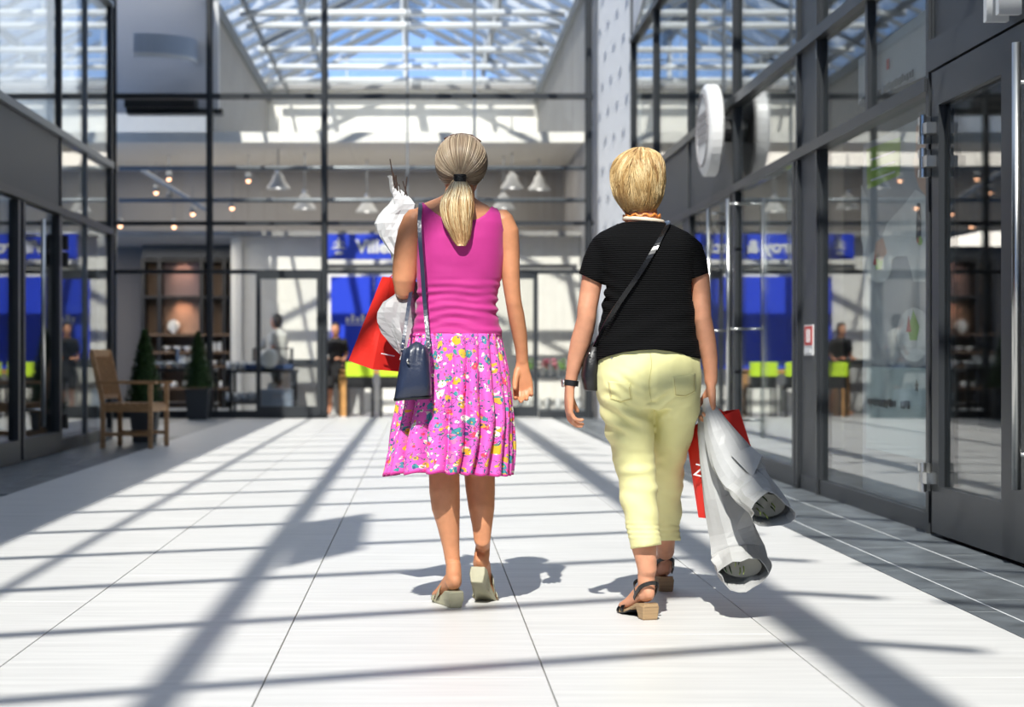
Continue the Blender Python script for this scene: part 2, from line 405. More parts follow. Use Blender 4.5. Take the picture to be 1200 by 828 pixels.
h.build('hinge', M_['black'], d)
room = setting('wall_shop_left')
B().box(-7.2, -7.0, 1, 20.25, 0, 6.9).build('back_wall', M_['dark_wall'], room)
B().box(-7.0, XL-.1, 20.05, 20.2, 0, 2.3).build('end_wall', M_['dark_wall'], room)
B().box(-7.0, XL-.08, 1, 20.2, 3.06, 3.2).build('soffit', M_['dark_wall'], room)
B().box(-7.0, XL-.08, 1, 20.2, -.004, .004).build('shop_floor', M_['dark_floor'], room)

# ------------------------------------------------------------------ FAR FACADE  (plane y = 27)
YF = 27.0
wf = setting('wall_far')
mx = [(-6.4, .06, 'frame'), (-4.63, .055, 'frame'), (-3.18, .055, 'frame'), (-1.45, .055, 'frame'), (-.2, .03, 'frame_light'), (.81, .045, 'frame_light'), (2.53, .06, 'frame')]
for x, w, m in mx:
    if m == 'frame_light':
        B().box(x-w/2, x+w/2, YF-.06, YF+.04, 2.2, 7.0).build('mullion', M_[m], wf)
    else:
        b = B(); b.box(x-w/2, x+w/2, YF-.10, YF+.04, 0, 7.0); b.box(x-w*.9, x+w*.9, YF-.02, YF+.02, 0, 7.0); b.build('mullion', M_[m], wf)
for z, h, m in ((4.84, .08, 'frame'), (2.93, .06, 'frame'), (2.2, .06, 'frame')):
    B().box(-6.4, 2.6, YF-.06, YF+.04, z-h/2, z+h/2).build('transom', M_[m], wf)
for z in (3.80, 3.31):
    B().tube([(-4.6, YF+.35, z), (2.55, YF+.35, z)], .035, 8).build('steel_tube', M_['frame_light'], wf, smooth=True)
B().box(-6.4, -1.45, YF-.05, YF+.05, 0, .11).build('base_rail', M_['frame'], wf)
B().box(1.78, 2.6, YF-.05, YF+.05, 0, .11).build('base_rail', M_['frame'], wf)
xs = [m[0] for m in mx]
for a, c in zip(xs, xs[1:]):
    for z0, z1 in ((.11, 2.17), (2.23, 2.9), (2.97, 4.8), (4.88, 6.9)):
        if z0 < 1 and a > -1.5 and c < 2: continue
        B().box(a+.02, c-.02, YF-.006, YF+.006, z0, z1).build('pane', M_['glass_far'], wf)
# door leaves in the far facade
for n_, (a, c) in enumerate(((-2.47, -1.49), (.80, 1.76))):
    d = setting('door_%d' % (n_+5), (a, YF, 0))
    for x in (a, c-.07):
        B().box(x, x+.07, YF-.12, YF-.06, .02, 2.19).build('stile', M_['frame'], d)
    B().box(a+.07, c-.07, YF-.12, YF-.06, .02, .18).build('bottom_rail', M_['frame'], d)
    B().box(a+.07, c-.07, YF-.12, YF-.06, 2.09, 2.19).build('top_rail', M_['frame'], d)
    B().box(a+.07, c-.07, YF-.10, YF-.09, .18, 2.09).build('pane', M_['glass_far'], d)
# left return of the recess
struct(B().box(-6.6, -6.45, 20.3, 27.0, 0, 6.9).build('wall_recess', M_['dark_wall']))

# ------------------------------------------------------------------ HALL BEYOND
hall = setting('wall_hall')
YW = 30.2
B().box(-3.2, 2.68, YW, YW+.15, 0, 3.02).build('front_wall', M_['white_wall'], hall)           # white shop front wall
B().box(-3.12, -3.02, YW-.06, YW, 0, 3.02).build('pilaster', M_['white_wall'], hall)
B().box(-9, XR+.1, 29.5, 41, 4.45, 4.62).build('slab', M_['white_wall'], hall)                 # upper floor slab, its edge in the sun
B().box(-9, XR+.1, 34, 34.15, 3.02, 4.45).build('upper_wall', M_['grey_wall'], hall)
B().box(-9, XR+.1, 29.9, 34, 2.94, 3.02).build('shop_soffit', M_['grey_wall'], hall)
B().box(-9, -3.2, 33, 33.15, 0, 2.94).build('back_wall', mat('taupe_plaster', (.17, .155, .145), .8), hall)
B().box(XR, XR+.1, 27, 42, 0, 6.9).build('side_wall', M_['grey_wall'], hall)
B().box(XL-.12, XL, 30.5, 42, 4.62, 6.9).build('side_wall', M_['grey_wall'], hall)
B().box(-12, XR+.1, 41.3, 41.5, 4.62, 7.12).build('gable_wall', M_['white_wall'], hall)
B().box(-9, XR, 41.0, 41.3, 7.05, 7.3).build('gable_beam', M_['grey_wall'], hall)
# gable glazing: uprights and panes
for x, w in ((RX, .10), (-1.7, .03), (1.0, .03), (-2.6, .05), (1.9, .05)):
    B().box(x-w/2, x+w/2, 41.2, 41.3, 7.3, rz(x)-.03).build('gable_mullion', M_['white_steel'], hall)
B().box(-2.5, 1.8, 41.2, 41.28, 7.72, 7.76).build('gable_transom', M_['white_steel'], hall)
B().poly([Vector((-2.75, 41.25, 7.3)), Vector((2.05, 41.25, 7.3)), Vector((RX, 41.25, 8.49))], (0, .01, 0)).build('pane', M_['glass_far'], hall)
# lit tubes near the gable beam
B().box(-3.3, 2.5, 40.7, 40.8, 7.12, 7.2).build('gable_rail', M_['white_steel'], hall)
# upper left bulkhead with curved balcony and black ledge
B().box(-5.6, -3.3, 29.2, 29.4, 4.9, 7.2).build('bulkhead', mat('pale_grey_plaster', (.66, .66, .67), .8), hall)
B().box(-4.75, -3.62, 28.7, 29.2, 4.92, 5.08).build('ledge', M_['black'], hall)
B().box(-4.75, -3.2, 28.9, 29.2, 4.84, 4.92).build('ledge', M_['black'], hall)
cb = B(); n_ = 16
ring = []
for i in range(n_+1):
    a = math.pi*(.5+.5*i/n_)
for z0, z1, mm, nm in ((5.75, 6.05, 'balcony', 'balcony_glass'), (5.68, 5.75, 'edge', 'balcony_edge')):
    cb = B(); A = []; C = []
    for i in range(n_+1):
        a = math.radians(-90+100*i/n_)
        A.append((-4.55+.9*math.cos(a), 29.2+.75*math.sin(a)-.05))
    for (x0, y0), (x1, y1) in zip(A, A[1:]):
        cb.bar((x0, y0, (z0+z1)/2), (x1, y1, (z0+z1)/2), .03, z1-z0)
    cb.build(nm, mat('blue_grey_glazing', (.40, .48, .60), .3) if mm == 'balcony' else M_['white_steel'], hall)

# added area lights without fixtures, brightening the space under the slab and both shops
def area_fill(x0, x1, y0, y1, z, e, col=(1, .93, .84)):
    l = bpy.data.lights.new('fill_light', 'AREA'); l.shape = 'RECTANGLE'; l.size = x1-x0; l.size_y = y1-y0; l.energy = e; l.color = col
    o = bpy.data.objects.new('fill_light', l); COL.objects.link(o); o.location = ((x0+x1)/2, (y0+y1)/2, z)
area_fill(-6, 2.2, 30.5, 33.2, 4.40, 75)
area_fill(-6, -3.4, 28.0, 31.8, 2.88, 70)
area_fill(3.4, 6.4, 9, 20, 3.0, 18)
# ------------------------------------------------------------------ LETTERING
def text_mesh(body, size, ext, off=0.0, name='lettering', sx=1.0):
    cu = bpy.data.curves.new('t', 'FONT'); cu.body = body; cu.size = size; cu.extrude = ext; cu.offset = off; cu.resolution_u = 3
    cu.align_x = 'LEFT'
    o = bpy.data.objects.new('t', cu); COL.objects.link(o); bpy.context.view_layer.update()
    me = bpy.data.meshes.new_from_object(o.evaluated_get(bpy.context.evaluated_depsgraph_get()))
    bpy.data.objects.remove(o); bpy.data.curves.remove(cu); me.name = name
    return me
def put_text(body, size, ext, M, m, name, parent, off=0.0, label=None):
    me = text_mesh(body, size, ext, off, name)
    pl = wloc(parent) if parent is not None else Vector((0, 0, 0))
    me.transform(Matrix.Translation(-pl) @ M); me.materials.append(m)
    o = link(me, name, parent)
    if label: o['label'] = label
    return o
FRONT = Matrix.Rotation(math.pi/2, 4, 'X')                        # reads from -y
def fr(p, s=1.0): return Matrix.Translation(Vector(p)) @ Matrix.Diagonal((s, 1, 1, 1)) @ FRONT
SIDE = Matrix.Rotation(-math.pi/2, 4, 'Z') @ FRONT                # on a plane x=const, reads from -x (text runs toward -y)
def sd(p): return Matrix.Translation(Vector(p)) @ SIDE

# blue fascia sign
YS = 28.6
s = thing('shop_sign', (-.3, YS, 2.47), 'long royal blue fascia sign with white shop name and crest above the far shop entrance', 'sign')
B().box(-1.54, 1.15, YS, YS+.12, 2.48, 2.88).build('sign_board', M_['blue'], s)
put_text('Villeroy & Boch', .285, .006, fr((-1.03, YS-.008, 2.585), 1.02), M_['white'], 'lettering', s, off=.010)
em = B()
for k in range(14):
    a0, a1 = math.pi*k/14, math.pi*(k+1)/14
    em.bar((-1.31+.085*math.cos(a0), YS-.01, 2.70+.07*math.sin(a0)), (-1.31+.085*math.cos(a1), YS-.01, 2.70+.07*math.sin(a1)), .012, .012)
em.box(-1.42, -1.20, YS-.012, YS, 2.645, 2.66); em.box(-1.38, -1.24, YS-.012, YS, 2.67, 2.685); em.box(-1.34, -1.28, YS-.012, YS, 2.69, 2.75)
em.tube([(-1.31, YS-.008, 2.77), (-1.31, YS-.008, 2.82)], .016, 8)
em.box(-1.37, -1.25, YS-.012, YS, 2.55, 2.60)
em.build('crest', M_['white'], s)
B().box(-1.56, 2.5, YS+.02, YS+.3, 2.26, 2.40).build('beam', M_['grey_wall'], hall)
# blue display wall below
YB = 29.95
bw = thing('display_wall', (-.6, YB, 0), 'tall royal blue display wall standing under the fascia sign', 'wall panel')
for i in range(3):
    x0 = -1.50+i*.72
    B().box(x0, x0+.712, YB, YB+.05, .72, 2.26).build('panel', M_['blue'], bw)
lm = B()
for k in range(5): lm.box(-1.25+k*.085, -1.25+k*.085+.055, YB-.006, YB, 1.50, 1.58+.05*(k % 2))
lm.box(-1.25, -.84, YB-.006, YB, 1.455, 1.47); o_ = lm.build('faint_print', M_['white'], bw); o_['kind'] = 'stuff'

# ------------------------------------------------------------------ RIGHT FACADE SIGNS AND POSTERS
ds = thing('projecting_sign', (2.45, 15.5, 2.85), 'round white drum sign mounted high on the right shopfront', 'sign')
dm = B(); dm.lathe([(.36, 0), (.395, .02), (.395, .11), (.37, .13)], seg=40)
dm.xf(Matrix.Translation((2.43, 15.45, 2.87)) @ Matrix.Rotation(math.pi/2, 4, 'Y')); dm.build('drum', mat('sign_white', (.80, .80, .80), .35), ds, smooth=False, bevel=.004)
B().tube([(2.55, 15.45, 2.87), (2.67, 15.45, 2.87)], .10, 16).build('bracket', M_['black'], ds)
lg = B()
for k in range(20):
    a0, a1 = 2*math.pi*k/20, 2*math.pi*(k+1)/20
    lg.bar((2.425, 15.45+.31*math.cos(a0), 2.87+.31*math.sin(a0)), (2.425, 15.45+.31*math.cos(a1), 2.87+.31*math.sin(a1)), .014, .014)
for z, l in ((.10, .2), (.03, .23), (-.04, .22), (-.11, .18)):
    for q in range(4): lg.box(2.42, 2.428, 15.45-l+q*l*.55, 15.45-l+q*l*.55+l*.38, 2.87+z, 2.87+z+.045)
lg.build('logo', mat('sign_grey_print', (.22, .21, .22), .5), ds)
# letters above the near door
lt = thing('shop_letters', (2.60, 7.9, 2.47), 'upright metal letters above the near glass door at the top right', 'sign')
for i, ch in enumerate('II'):
    put_text(ch, .46, .05, sd((2.57, 8.06-i*.17, 2.415)), M_['white_steel'], 'letter', lt)
# red and white sticker on the narrow panel
st = thing('safety_sticker', (2.665, 12.3, .96), 'small red and white notice on the dark post beside the poster window', 'sticker')
B().box(2.662, 2.668, 12.16, 12.44, .93, 1.14).build('backing', M_['white'], st)
B().box(2.659, 2.663, 12.18, 12.42, 1.00, 1.13).build('red_field', M_['sticker_red'], st)
sb = B(); sb.box(2.656, 2.66, 12.24, 12.28, 1.02, 1.11); sb.box(2.656, 2.66, 12.31, 12.35, 1.02, 1.11); sb.box(2.656, 2.66, 12.22, 12.38, .95, .97)
sb.build('pictogram', M_['white'], st)

# waiter poster inside the window
XP = 2.76
po = thing('window_poster', (XP, 10.3, .2), 'tall grey poster of a waiter with white plates behind the shop window', 'poster')
def flat(pts, dx, m, name, parent, X=XP):
    b = B(); P = [WX(px, py, X) for px, py in pts]; P = [p+Vector((-dx, 0, 0)) for p in P]
    return b.poly(P, (.001, 0, 0)).build(name, m, parent)
M_['p_grey'] = mat('poster_grey', (.55, .56, .60), .6, var=.1, vscale=1.5); M_['p_skin'] = mat('poster_skin', (.85, .52, .38), .6); M_['p_white'] = mat('poster_shirt', (.95, .95, .96), .6, var=.08)
M_['p_dark'] = mat('poster_dark', (.05, .05, .06), .6); M_['p_green'] = mat('poster_green', (.30, .62, .05), .6)
M_['p_steel'] = mat('poster_steel', (.60, .62, .66), .6, var=.15)
B().box(XP, XP+.006, WX(1086, 0, XP).y, WX(1011, 0, XP).y, .10, 2.24).build('sheet', M_['p_grey'], po)
flat([(1016, 175), (1056, 160), (1055, 205), (1017, 222)], .004, M_['green_sign'], 'green_box', po)
for k in range(3): flat([(1022, 186+k*12), (1050, 176+k*12), (1050, 178.5+k*12), (1022, 188.5+k*12)], .007, M_['p_white'], 'print_line', po)
flat([(1074, 150), (1078, 140), (1086, 136), (1086, 230), (1078, 220), (1073, 205), (1071, 190), (1074, 176)], .004, M_['p_skin'], 'face', po)
flat([(1076, 136), (1080, 130), (1086, 128), (1086, 150), (1080, 152)], .007, M_['p_dark'], 'hair', po)
flat([(1040, 262), (1060, 240), (1074, 222), (1086, 230), (1086, 330), (1072, 330), (1064, 300), (1052, 300), (1036, 312), (1030, 290)], .005, M_['p_white'], 'shirt', po)
flat([(1076, 238), (1080, 238), (1081, 280), (1078, 285), (1075, 280)], .008, M_['p_dark'], 'tie', po)
flat([(1028, 284), (1036, 278), (1041, 296), (1034, 306), (1026, 300)], .009, M_['p_skin'], 'hand', po)
flat([(1010, 216), (1016, 230), (1019, 270), (1014, 300), (1010, 280)], .004, M_['p_white'], 'sleeve', po)
def plate(cx, cy, w, h, nm):
    flat([(cx+w*math.cos(a), cy+h*math.sin(a)-(cx-1040)*0) for a in [k*math.pi/9 for k in range(18)]], .006, M_['p_white'], 'plate', po)
    flat([(cx-w*.3, cy-h*.2), (cx, cy-h*.9), (cx+w*.35, cy-h*.3), (cx+w*.2, cy+h*.2), (cx-w*.2, cy+h*.2)], .009, M_['p_green'], 'salad', po)
    flat([(cx-w*.4, cy-h*.1), (cx-w*.25, cy-h*.7), (cx-w*.1, cy-h*.1)], .011, M_['sticker_red'], 'tomato', po)
plate(1031, 312, 15, 19, 0); plate(1072, 392, 20, 32, 0); plate(1080, 285, 9, 10, 0)
flat([(1012, 345), (1024, 330), (1066, 440), (1050, 440), (1030, 400)], .005, M_['p_steel'], 'counter', po)
def smudge(x, y0, y1, z, h, parent):        # unreadable small print: a row of uneven short strokes
    b = B(); r = random.Random(int(z*100)); y = y0
    while y > y1:
        w = r.uniform(.02, .045)
        if r.random() > .12: b.box(x-.001, x+.001, y-w, y, z+r.uniform(0, .3)*h, z+h*r.uniform(.75, 1))
        y -= w+.015
    o = b.build('small_print', M_['p_dark'], parent); o['kind'] = 'stuff'
# frosted notice low in the window, printed strip above
M_['frost'] = mat('frosted_film', (.70, .80, .82), .6)
fn = thing('window_notice', (2.74, 10.2, .35), 'pale frosted notice with a small star below the waiter poster', 'notice')
B().box(2.735, 2.74, WX(1092, 0, 2.74).y, WX(1016, 0, 2.74).y, .36, .86).build('film', M_['frost'], fn)
y0 = WX(1074, 0, 2.73).y
sg = B(); star = []
for k in range(10):
    a = math.pi/2+k*math.pi/5; r = .035 if k % 2 == 0 else .015
    star.append(Vector((2.728, y0+r*math.cos(a), .76+r*math.sin(a))))
sg.poly(star, (.004, 0, 0)); sg.build('star', M_['p_dark'], fn)
smudge(2.730, 10.95, 10.05, .62, .055, fn)
fs = thing('window_banner', (2.74, 10.2, 2.4), 'pale translucent banner with dark lettering in the window above the poster', 'banner')
B().poly([WX(1006, 122, 2.74), WX(1086, 88, 2.74), WX(1086, 10, 2.74), WX(1006, 70, 2.74)], (.004, 0, 0)).build('film', mat('banner_film', (.62, .63, .66), .6), fs)
smudge(2.730, 11.15, 9.95, 2.46, .065, fs)
B().box(2.728, 2.732, 10.45, 10.50, 2.60, 2.66).build('mark', M_['sticker_red'], fs)

# ------------------------------------------------------------------ CHAIR
ch = thing('garden_armchair', (-2.95, 18.3, 0), 'slatted teak armchair standing in front of the left shopfront', 'chair')
w_, dp = .27, .25
wd = M_['wood']
def cb_(b, name): return b.build(name, wd, ch)
def C_(x, y, z): # chair local: +y_local = front -> world +X, slight turn
    a = math.radians(-99); return Vector((-2.92, 18.32, 0))+Matrix.Rotation(a, 3, 'Z') @ Vector((x, y, z))
def cbar(p, q, w, h, up=(0, 0, 1)): return B().bar(C_(*p), C_(*q), w, h, up=up)
for sx in (-1, 1):
    cb_(cbar((sx*w_, dp, 0), (sx*w_, dp, .66), .045, .045, (0, 1, 0)), 'leg')
    cb_(cbar((sx*w_, -dp, 0), (sx*w_, -dp-.0, .46), .045, .045, (0, 1, 0)), 'leg')
    cb_(cbar((sx*w_, -dp, .46), (sx*w_, -dp-.12, .98), .045, .04, (0, 1, 0)), 'back_post')
    cb_(cbar((sx*w_, -dp-.04, .66), (sx*w_, dp+.06, .66), .06, .025), 'armrest')
    cb_(cbar((sx*w_, -dp, .40), (sx*w_, dp, .40), .025, .07), 'seat_rail')
    cb_(cbar((sx*w_, -dp, .14), (sx*w_, dp, .14), .025, .035), 'stretcher')
cb_(cbar((-w_, dp, .40), (w_, dp, .40), .025, .07), 'seat_rail'); cb_(cbar((-w_, -dp, .40), (w_, -dp, .40), .025, .07), 'seat_rail')
for i in range(7): cb_(cbar((-w_+.01, -dp+.04+i*.07, .445), (w_-.01, -dp+.04+i*.07, .445), .055, .018), 'seat_slat')
cb_(cbar((-w_, -dp-.12, .95), (w_, -dp-.12, .95), .03, .09), 'top_rail'); cb_(cbar((-w_, -dp-.02, .52), (w_, -dp-.02, .52), .03, .05), 'lower_rail')
for i in range(8):
    x = -w_+.055+i*.0615; cb_(cbar((x, -dp-.02, .53), (x, -dp-.115, .92), .045, .014, (0, 1, 0)), 'back_slat')

# ------------------------------------------------------------------ CONIFERS IN POTS
def conifer(loc, h, r, potr, poth, label, seed):
    t = thing('potted_conifer', loc, label, 'plant', 'potted conifers by the far shopfront')
    x, y, z = loc; b = B()
    b.loft([[Vector((x+sx*potr*k, y+sy*potr*k, zz)) for sx, sy in ((-1,-1),(1,-1),(1,1),(-1,1))] for k, zz in ((.8, 0), (1, poth), (1.06, poth), (1.06, poth+.03), (.92, poth+.03), (.9, poth-.03))])
    b.build('pot', M_['pot'], t)
    B().tube([(x, y, poth-.05), (x, y, poth+h*.5)], .02, 6).build('stem', M_['brown'], t)
    rr = random.Random(seed); b = B()
    b.lathe([(r*.75*(1-k/8)**.8+.004, poth+.05+k/8*h*.96) for k in range(9)], (x, y, 0), 12)
    for i in range(2600):
        k = rr.random()**1.25; a = rr.uniform(0, 6.283); R = r*(1-k)**.8*rr.uniform(.8, 1.12); c = Vector((x+R*math.cos(a), y+R*math.sin(a), poth+.04+k*h))
        dr = Vector((math.cos(a)*.7, math.sin(a)*.7, rr.uniform(.2, 1.1))).normalized()*rr.uniform(.03, .055); s_ = Vector((-math.sin(a), math.cos(a), rr.uniform(-.5, .5)))*.011
        vv = [b.bm.verts.new(p) for p in (c-s_, c+s_, c+dr)]; b.bm.faces.new(vv)
    me = b.mesh('foliage', M_['leaf'], fixn=False); me.transform(Matrix.Translation(-Vector(loc))); o = link(me, 'foliage', t); return t
conifer((-2.98, 19.35, 0), .86, .21, .14, .30, 'cone-shaped conifer in a dark pot right behind the teak armchair', 1)
conifer((-3.30, 26.55, 0), .82, .22, .17, .42, 'cone-shaped conifer in a dark pot left of the far door leaf', 2)

# ------------------------------------------------------------------ PENDANT AND SPOT LIGHTS
M_['bell'] = mat('frosted_bell_glass', (.50, .52, .53), .3)
bell = None
def lampb(px, py, D, label):
    global bell
    p = W(px, py, D)
    if bell is None:
        t = thing('pendant_lamp', p, label, 'lamp', 'bell pendant lamps in the upper hall'); x, y, z = p
        b = B(); b.lathe([(.03, .16), (.05, .12), (.09, .09), (.10, .02), (.19, -.10), (.20, -.13)], p, 18, cap=False); b.build('shade', M_['bell'], t, smooth=True)
        B().ball(p+Vector((0, 0, -.06)), .07, .07, .07).build('bulb', M_['lamp_cool'], t, smooth=True)
        B().tube([p+Vector((0, 0, .15)), p+Vector((0, 0, 1.1))], .012, 6).build('cord', M_['frame_light'], t)
        B().tube([p+Vector((0, 0, .12)), p+Vector((0, 0, .2))], .04, 10).build('cap', M_['steel'], t); bell = t
    else: copy_tree(bell, p, label)
for px, py, D, l in ((326, 212, 30.5, 'bell pendant lamp highest left of the blonde ponytail woman'), (357, 236, 31.0, 'bell pendant lamp lower, second from the left in the upper hall'),
                     (600, 212, 31.0, 'bell pendant lamp just right of the ponytail woman\'s head'), (590, 236, 31.5, 'bell pendant lamp lower right, above the ponytail woman\'s shoulder'),
                     (632, 214, 32, 'small pendant lamp farthest right before the white column'), (430, 240, 32, 'bell pendant lamp left of the paper-wrapped twigs')):
    lampb(px, py, D, l)
spot = None
sp_l = ['highest of the warm spots near the track', 'warm spot just below the highest one', 'warm spot left of the track rail', 'warm spot at the lower end of the track rail',
        'warm spot right of the dark facade mullion', 'warm spot low beside the dark facade mullion', 'warm spot farthest left by the shopfront corner', 'warm spot above the shelf niche']
for (px, py), l in zip(((198, 209), (199, 232), (183, 225), (226, 250), (291, 211), (272, 243), (141, 264), (204, 265)), sp_l):
    p = W(px, py, 31.4)
    if spot is None:
        spot = thing('spot_lamp', p, l, 'lamp', 'warm ceiling spots in the far left shop')
        B().tube([p+Vector((0, 0, .0)), p+Vector((0, 0, .13))], [.06, .045], 12).build('housing', M_['frame_light'], spot, smooth=True)
        B().ball(p+Vector((0, 0, -.01)), .038, .038, .038, 10, 6).build('bulb', M_['lamp_warm'], spot, smooth=True)
        B().tube([p+Vector((0, 0, .12)), p+Vector((0, 0, .5))], .008, 5).build('rod', M_['frame_light'], spot)
    else: copy_tree(spot, p, l)
tr_ = tag(B().bar(W(165, 198, 31.5), W(242, 246, 31.2), .07, .06).build('lamp_track', M_['frame_light']), 'slanting pale track rail carrying the warm spots', 'lamp track')
t2 = tag(B().bar(W(580, 60, 38), W(632, 40, 34), .06, .06).build('duct_rail', M_['white_steel']), 'short pale rail slanting beneath the hall roof', 'rail')

# ------------------------------------------------------------------ FAR LEFT SHOP: shelf wall, niches, crockery
sh = thing('shelf_unit', (-4.1, 32.4, 0), 'tall dark shelf unit with glowing terracotta niches in the far left shop', 'shelf')
B().box(-5.02, -3.22, 32.75, 32.85, 0, 2.75).build('back_panel', M_['brown'], sh)
for x in (-5.02, -4.72, -3.96, -3.55, -3.25):
    B().box(x-.035, x+.035, 32.35, 32.75, 0, 2.7).build('upright', M_['black'], sh)
for z in (.35, .75, 1.0, 1.32, 2.0, 2.66): B().box(-5.02, -3.22, 32.33, 32.75, z-.02, z+.02).build('shelf_board', M_['brown'] if z < 1.9 else M_['black'], sh)
B().box(-5.02, -3.22, 32.30, 32.75, 2.70, 3.0).build('header', M_['panel'], sh)
B().box(-4.68, -4.0, 32.72, 32.76, 1.34, 1.98).build('niche_back', M_['niche'], sh)
B().box(-4.68, -4.0, 32.72, 32.76, 2.03, 2.63).build('niche_back', mat('mauve_niche', (.26, .19, .19), .8), sh)
for z, c in ((2.52, 9), (1.82, 9)):
    l = bpy.data.lights.new('niche_light', 'SPOT'); l.energy = c*.45; l.color = (1, .60, .40); l.spot_size = 1.5; l.spot_blend = .8; l.shadow_soft_size = .04
    o = bpy.data.objects.new('niche_light', l); COL.objects.link(o); o.location = (-4.33, 32.42, z+.08); o.rotation_euler = Vector((0, .8, -.55)).to_track_quat('-Z', 'Y').to_euler()
ORD = ['first', 'second', 'third', 'fourth', 'fifth', 'sixth', 'seventh', 'eighth', 'ninth']
# crockery prototypes
def proto(kind, m):
    b = B()
    if kind == 'bowl': b.lathe([(.04, 0), (.045, .01), (.075, .05), (.085, .09), (.078, .09), (.06, .04), (.005, .02)], seg=14, cap=False)
    elif kind == 'mug':
        b.lathe([(.035, 0), (.042, .005), (.045, .10), (.040, .10), (.038, .012), (.002, .01)], seg=12, cap=False); b.tube([(.043, 0, .02), (.07, 0, .03), (.075, 0, .06), (.043, 0, .085)], .007, 6)
    elif kind == 'plate': b.lathe([(.05, 0), (.11, .012), (.13, .02), (.128, .024), (.06, .01), (.002, .01)], seg=18, cap=False)
    elif kind == 'vase': b.lathe([(.04, 0), (.06, .05), (.055, .14), (.03, .2), (.04, .25), (.033, .25), (.02, .2)], seg=14, cap=False)
    elif kind == 'jug':
        b.lathe([(.05, 0), (.07, .06), (.06, .15), (.045, .19), (.055, .22), (.05, .22), (.04, .19)], seg=14, cap=False); b.tube([(.05, 0, .05), (.10, 0, .08), (.10, 0, .15), (.05, 0, .19)], .009, 6)
    return b.mesh(kind, m, smooth=True)
pr = {k: proto(k, M_['porcelain']) for k in ('bowl', 'mug', 'plate', 'vase', 'jug')}
def crock(kind, x, y, z, label, group, sc=1.0, tilt=0):
    o = link(pr[kind], {'bowl': 'bowl', 'mug': 'mug', 'plate': 'plate', 'vase': 'vase', 'jug': 'jug'}[kind], None, (x, y, z)); o.scale = (sc,)*3
    if tilt: o.rotation_euler.x = tilt
    tag(o, label, kind, group); return o
for i in range(4): crock('bowl', -4.60+i*.19, 32.5, 1.02, ORD[i]+' from left, white bowl on the lit board just below the terracotta niche', 'bowls below the niche', .98)
crock('vase', -4.48, 32.5, 1.34, 'small pale vase glowing in the lower terracotta niche', None, 1.0)
crock('plate', -4.50, 32.62, 1.48, 'round plate leaning inside the lower terracotta niche', None, .9, 1.3)
for i in range(9): crock('bowl', -4.94+i*.20, 32.45, .77, ORD[i]+' from left, white bowl in the row on the middle shelf board', 'bowls on the middle shelf board', .9)
for i in range(8): crock('mug', -4.92+i*.22, 32.45, .37, ORD[i]+' from left, white mug in the row on the lowest shelf board', 'mugs on the lowest shelf board', 1.1)
for i in range(3): crock('jug', -3.86+i*.11, 32.5, 1.02, ORD[i]+' from left, white jug among those crowded at the right end of the shelf', 'jugs at the right end of the shelf', .8)
# display tables
def table(name, x0, x1, y0, y1, h, m, label, cat='table', low=None, legs=.05):
    t = thing(name, ((x0+x1)/2, (y0+y1)/2, 0), label, cat)
    B().box(x0, x1, y0, y1, h-.05, h).build('table_top', m, t)
    for x in (x0+legs, x1-legs):
        for y in (y0+legs, y1-legs): B().box(x-legs/2, x+legs/2, y-legs/2, y+legs/2, 0, h-.05).build('leg', m, t)
    if low: B().box(x0, x1, y0, y1, low-.04, low).build('lower_shelf', m, t)
    return t
# shop front table behind the left panes
table('display_table', -4.55, -3.25, 28.2, 28.9, .74, M_['black'], 'black display table with crockery behind the armchair', low=.20)
table('display_table', -3.02, -1.95, 28.0, 28.7, .72, M_['black'], 'black display table with rows of mugs behind the far door leaf', low=.22)
for i in range(7): crock('bowl', -4.45+i*.18, 28.45, .745, ORD[i]+' from left, white bowl on the black table behind the armchair', 'bowls on the table behind the armchair', 1.0)
bx = thing('display_box', (-4.2, 28.65, .745), 'low black open riser box on the table behind the armchair', 'box')
for z in (.86, 1.06): B().box(-4.5, -3.9, 28.5, 28.8, z-.015, z).build('board', M_['black'], bx)
for x in (-4.5, -3.9): B().box(x-.015, x+.015, 28.5, 28.8, .745, 1.06).build('side', M_['black'], bx)
for i in range(5): crock('plate', -4.42+i*.12, 28.62, .865, ORD[i]+' from left, pale plate in the black riser box behind the armchair', 'plates in the riser box', .5)
for i in range(3): crock('jug', -3.78+i*.14, 28.5, .745, ORD[i]+' from left, white jug beside the black riser box', 'jugs beside the riser box', .9)
for i in range(7): crock('mug', -3.0+i*.115, 28.2, .725, ORD[i]+' from left, white mug in the front row behind the door leaf', 'mugs on the front table', 1.25)
for i in range(7): crock('mug', -3.0+i*.115, 28.2, .225, ORD[i]+' from left, white mug on the lower shelf behind the door leaf', 'mugs on the lower shelf', 1.35)
crock('jug', -2.35, 28.3, .225, 'large white jug on the lower shelf right of the mugs', None, 1.3)
b2 = thing('display_box', (-2.35, 28.5, .725), 'black open riser box on the table behind the door leaf', 'box')
for z in (.76, 1.06): B().box(-2.65, -2.05, 28.38, 28.65, z-.015, z).build('board', M_['black'], b2)
for x in (-2.65, -2.05): B().box(x-.015, x+.015, 28.38, 28.65, .725, 1.06).build('side', M_['black'], b2)
crock('vase', -2.50, 28.5, 1.065, 'white bottle vase standing on the black riser box', None, .7)
crock('bowl', -2.45, 28.45, .765, 'white bowl inside the black riser box on the right table', None, 1.0)
bt = tag(B().box(-2.75, -2.0, 28.02, 28.35, .722, .80).build('folded_cloth', mat('navy_cloth', (.03, .06, .16), .8), bevel=.015), 'folded navy cloth lying on the table behind the door leaf', 'cloth')
pl_ = thing('round_plate', (-2.43, 27.9, .9), 'large round white plate held up near the worker in white', 'plate')
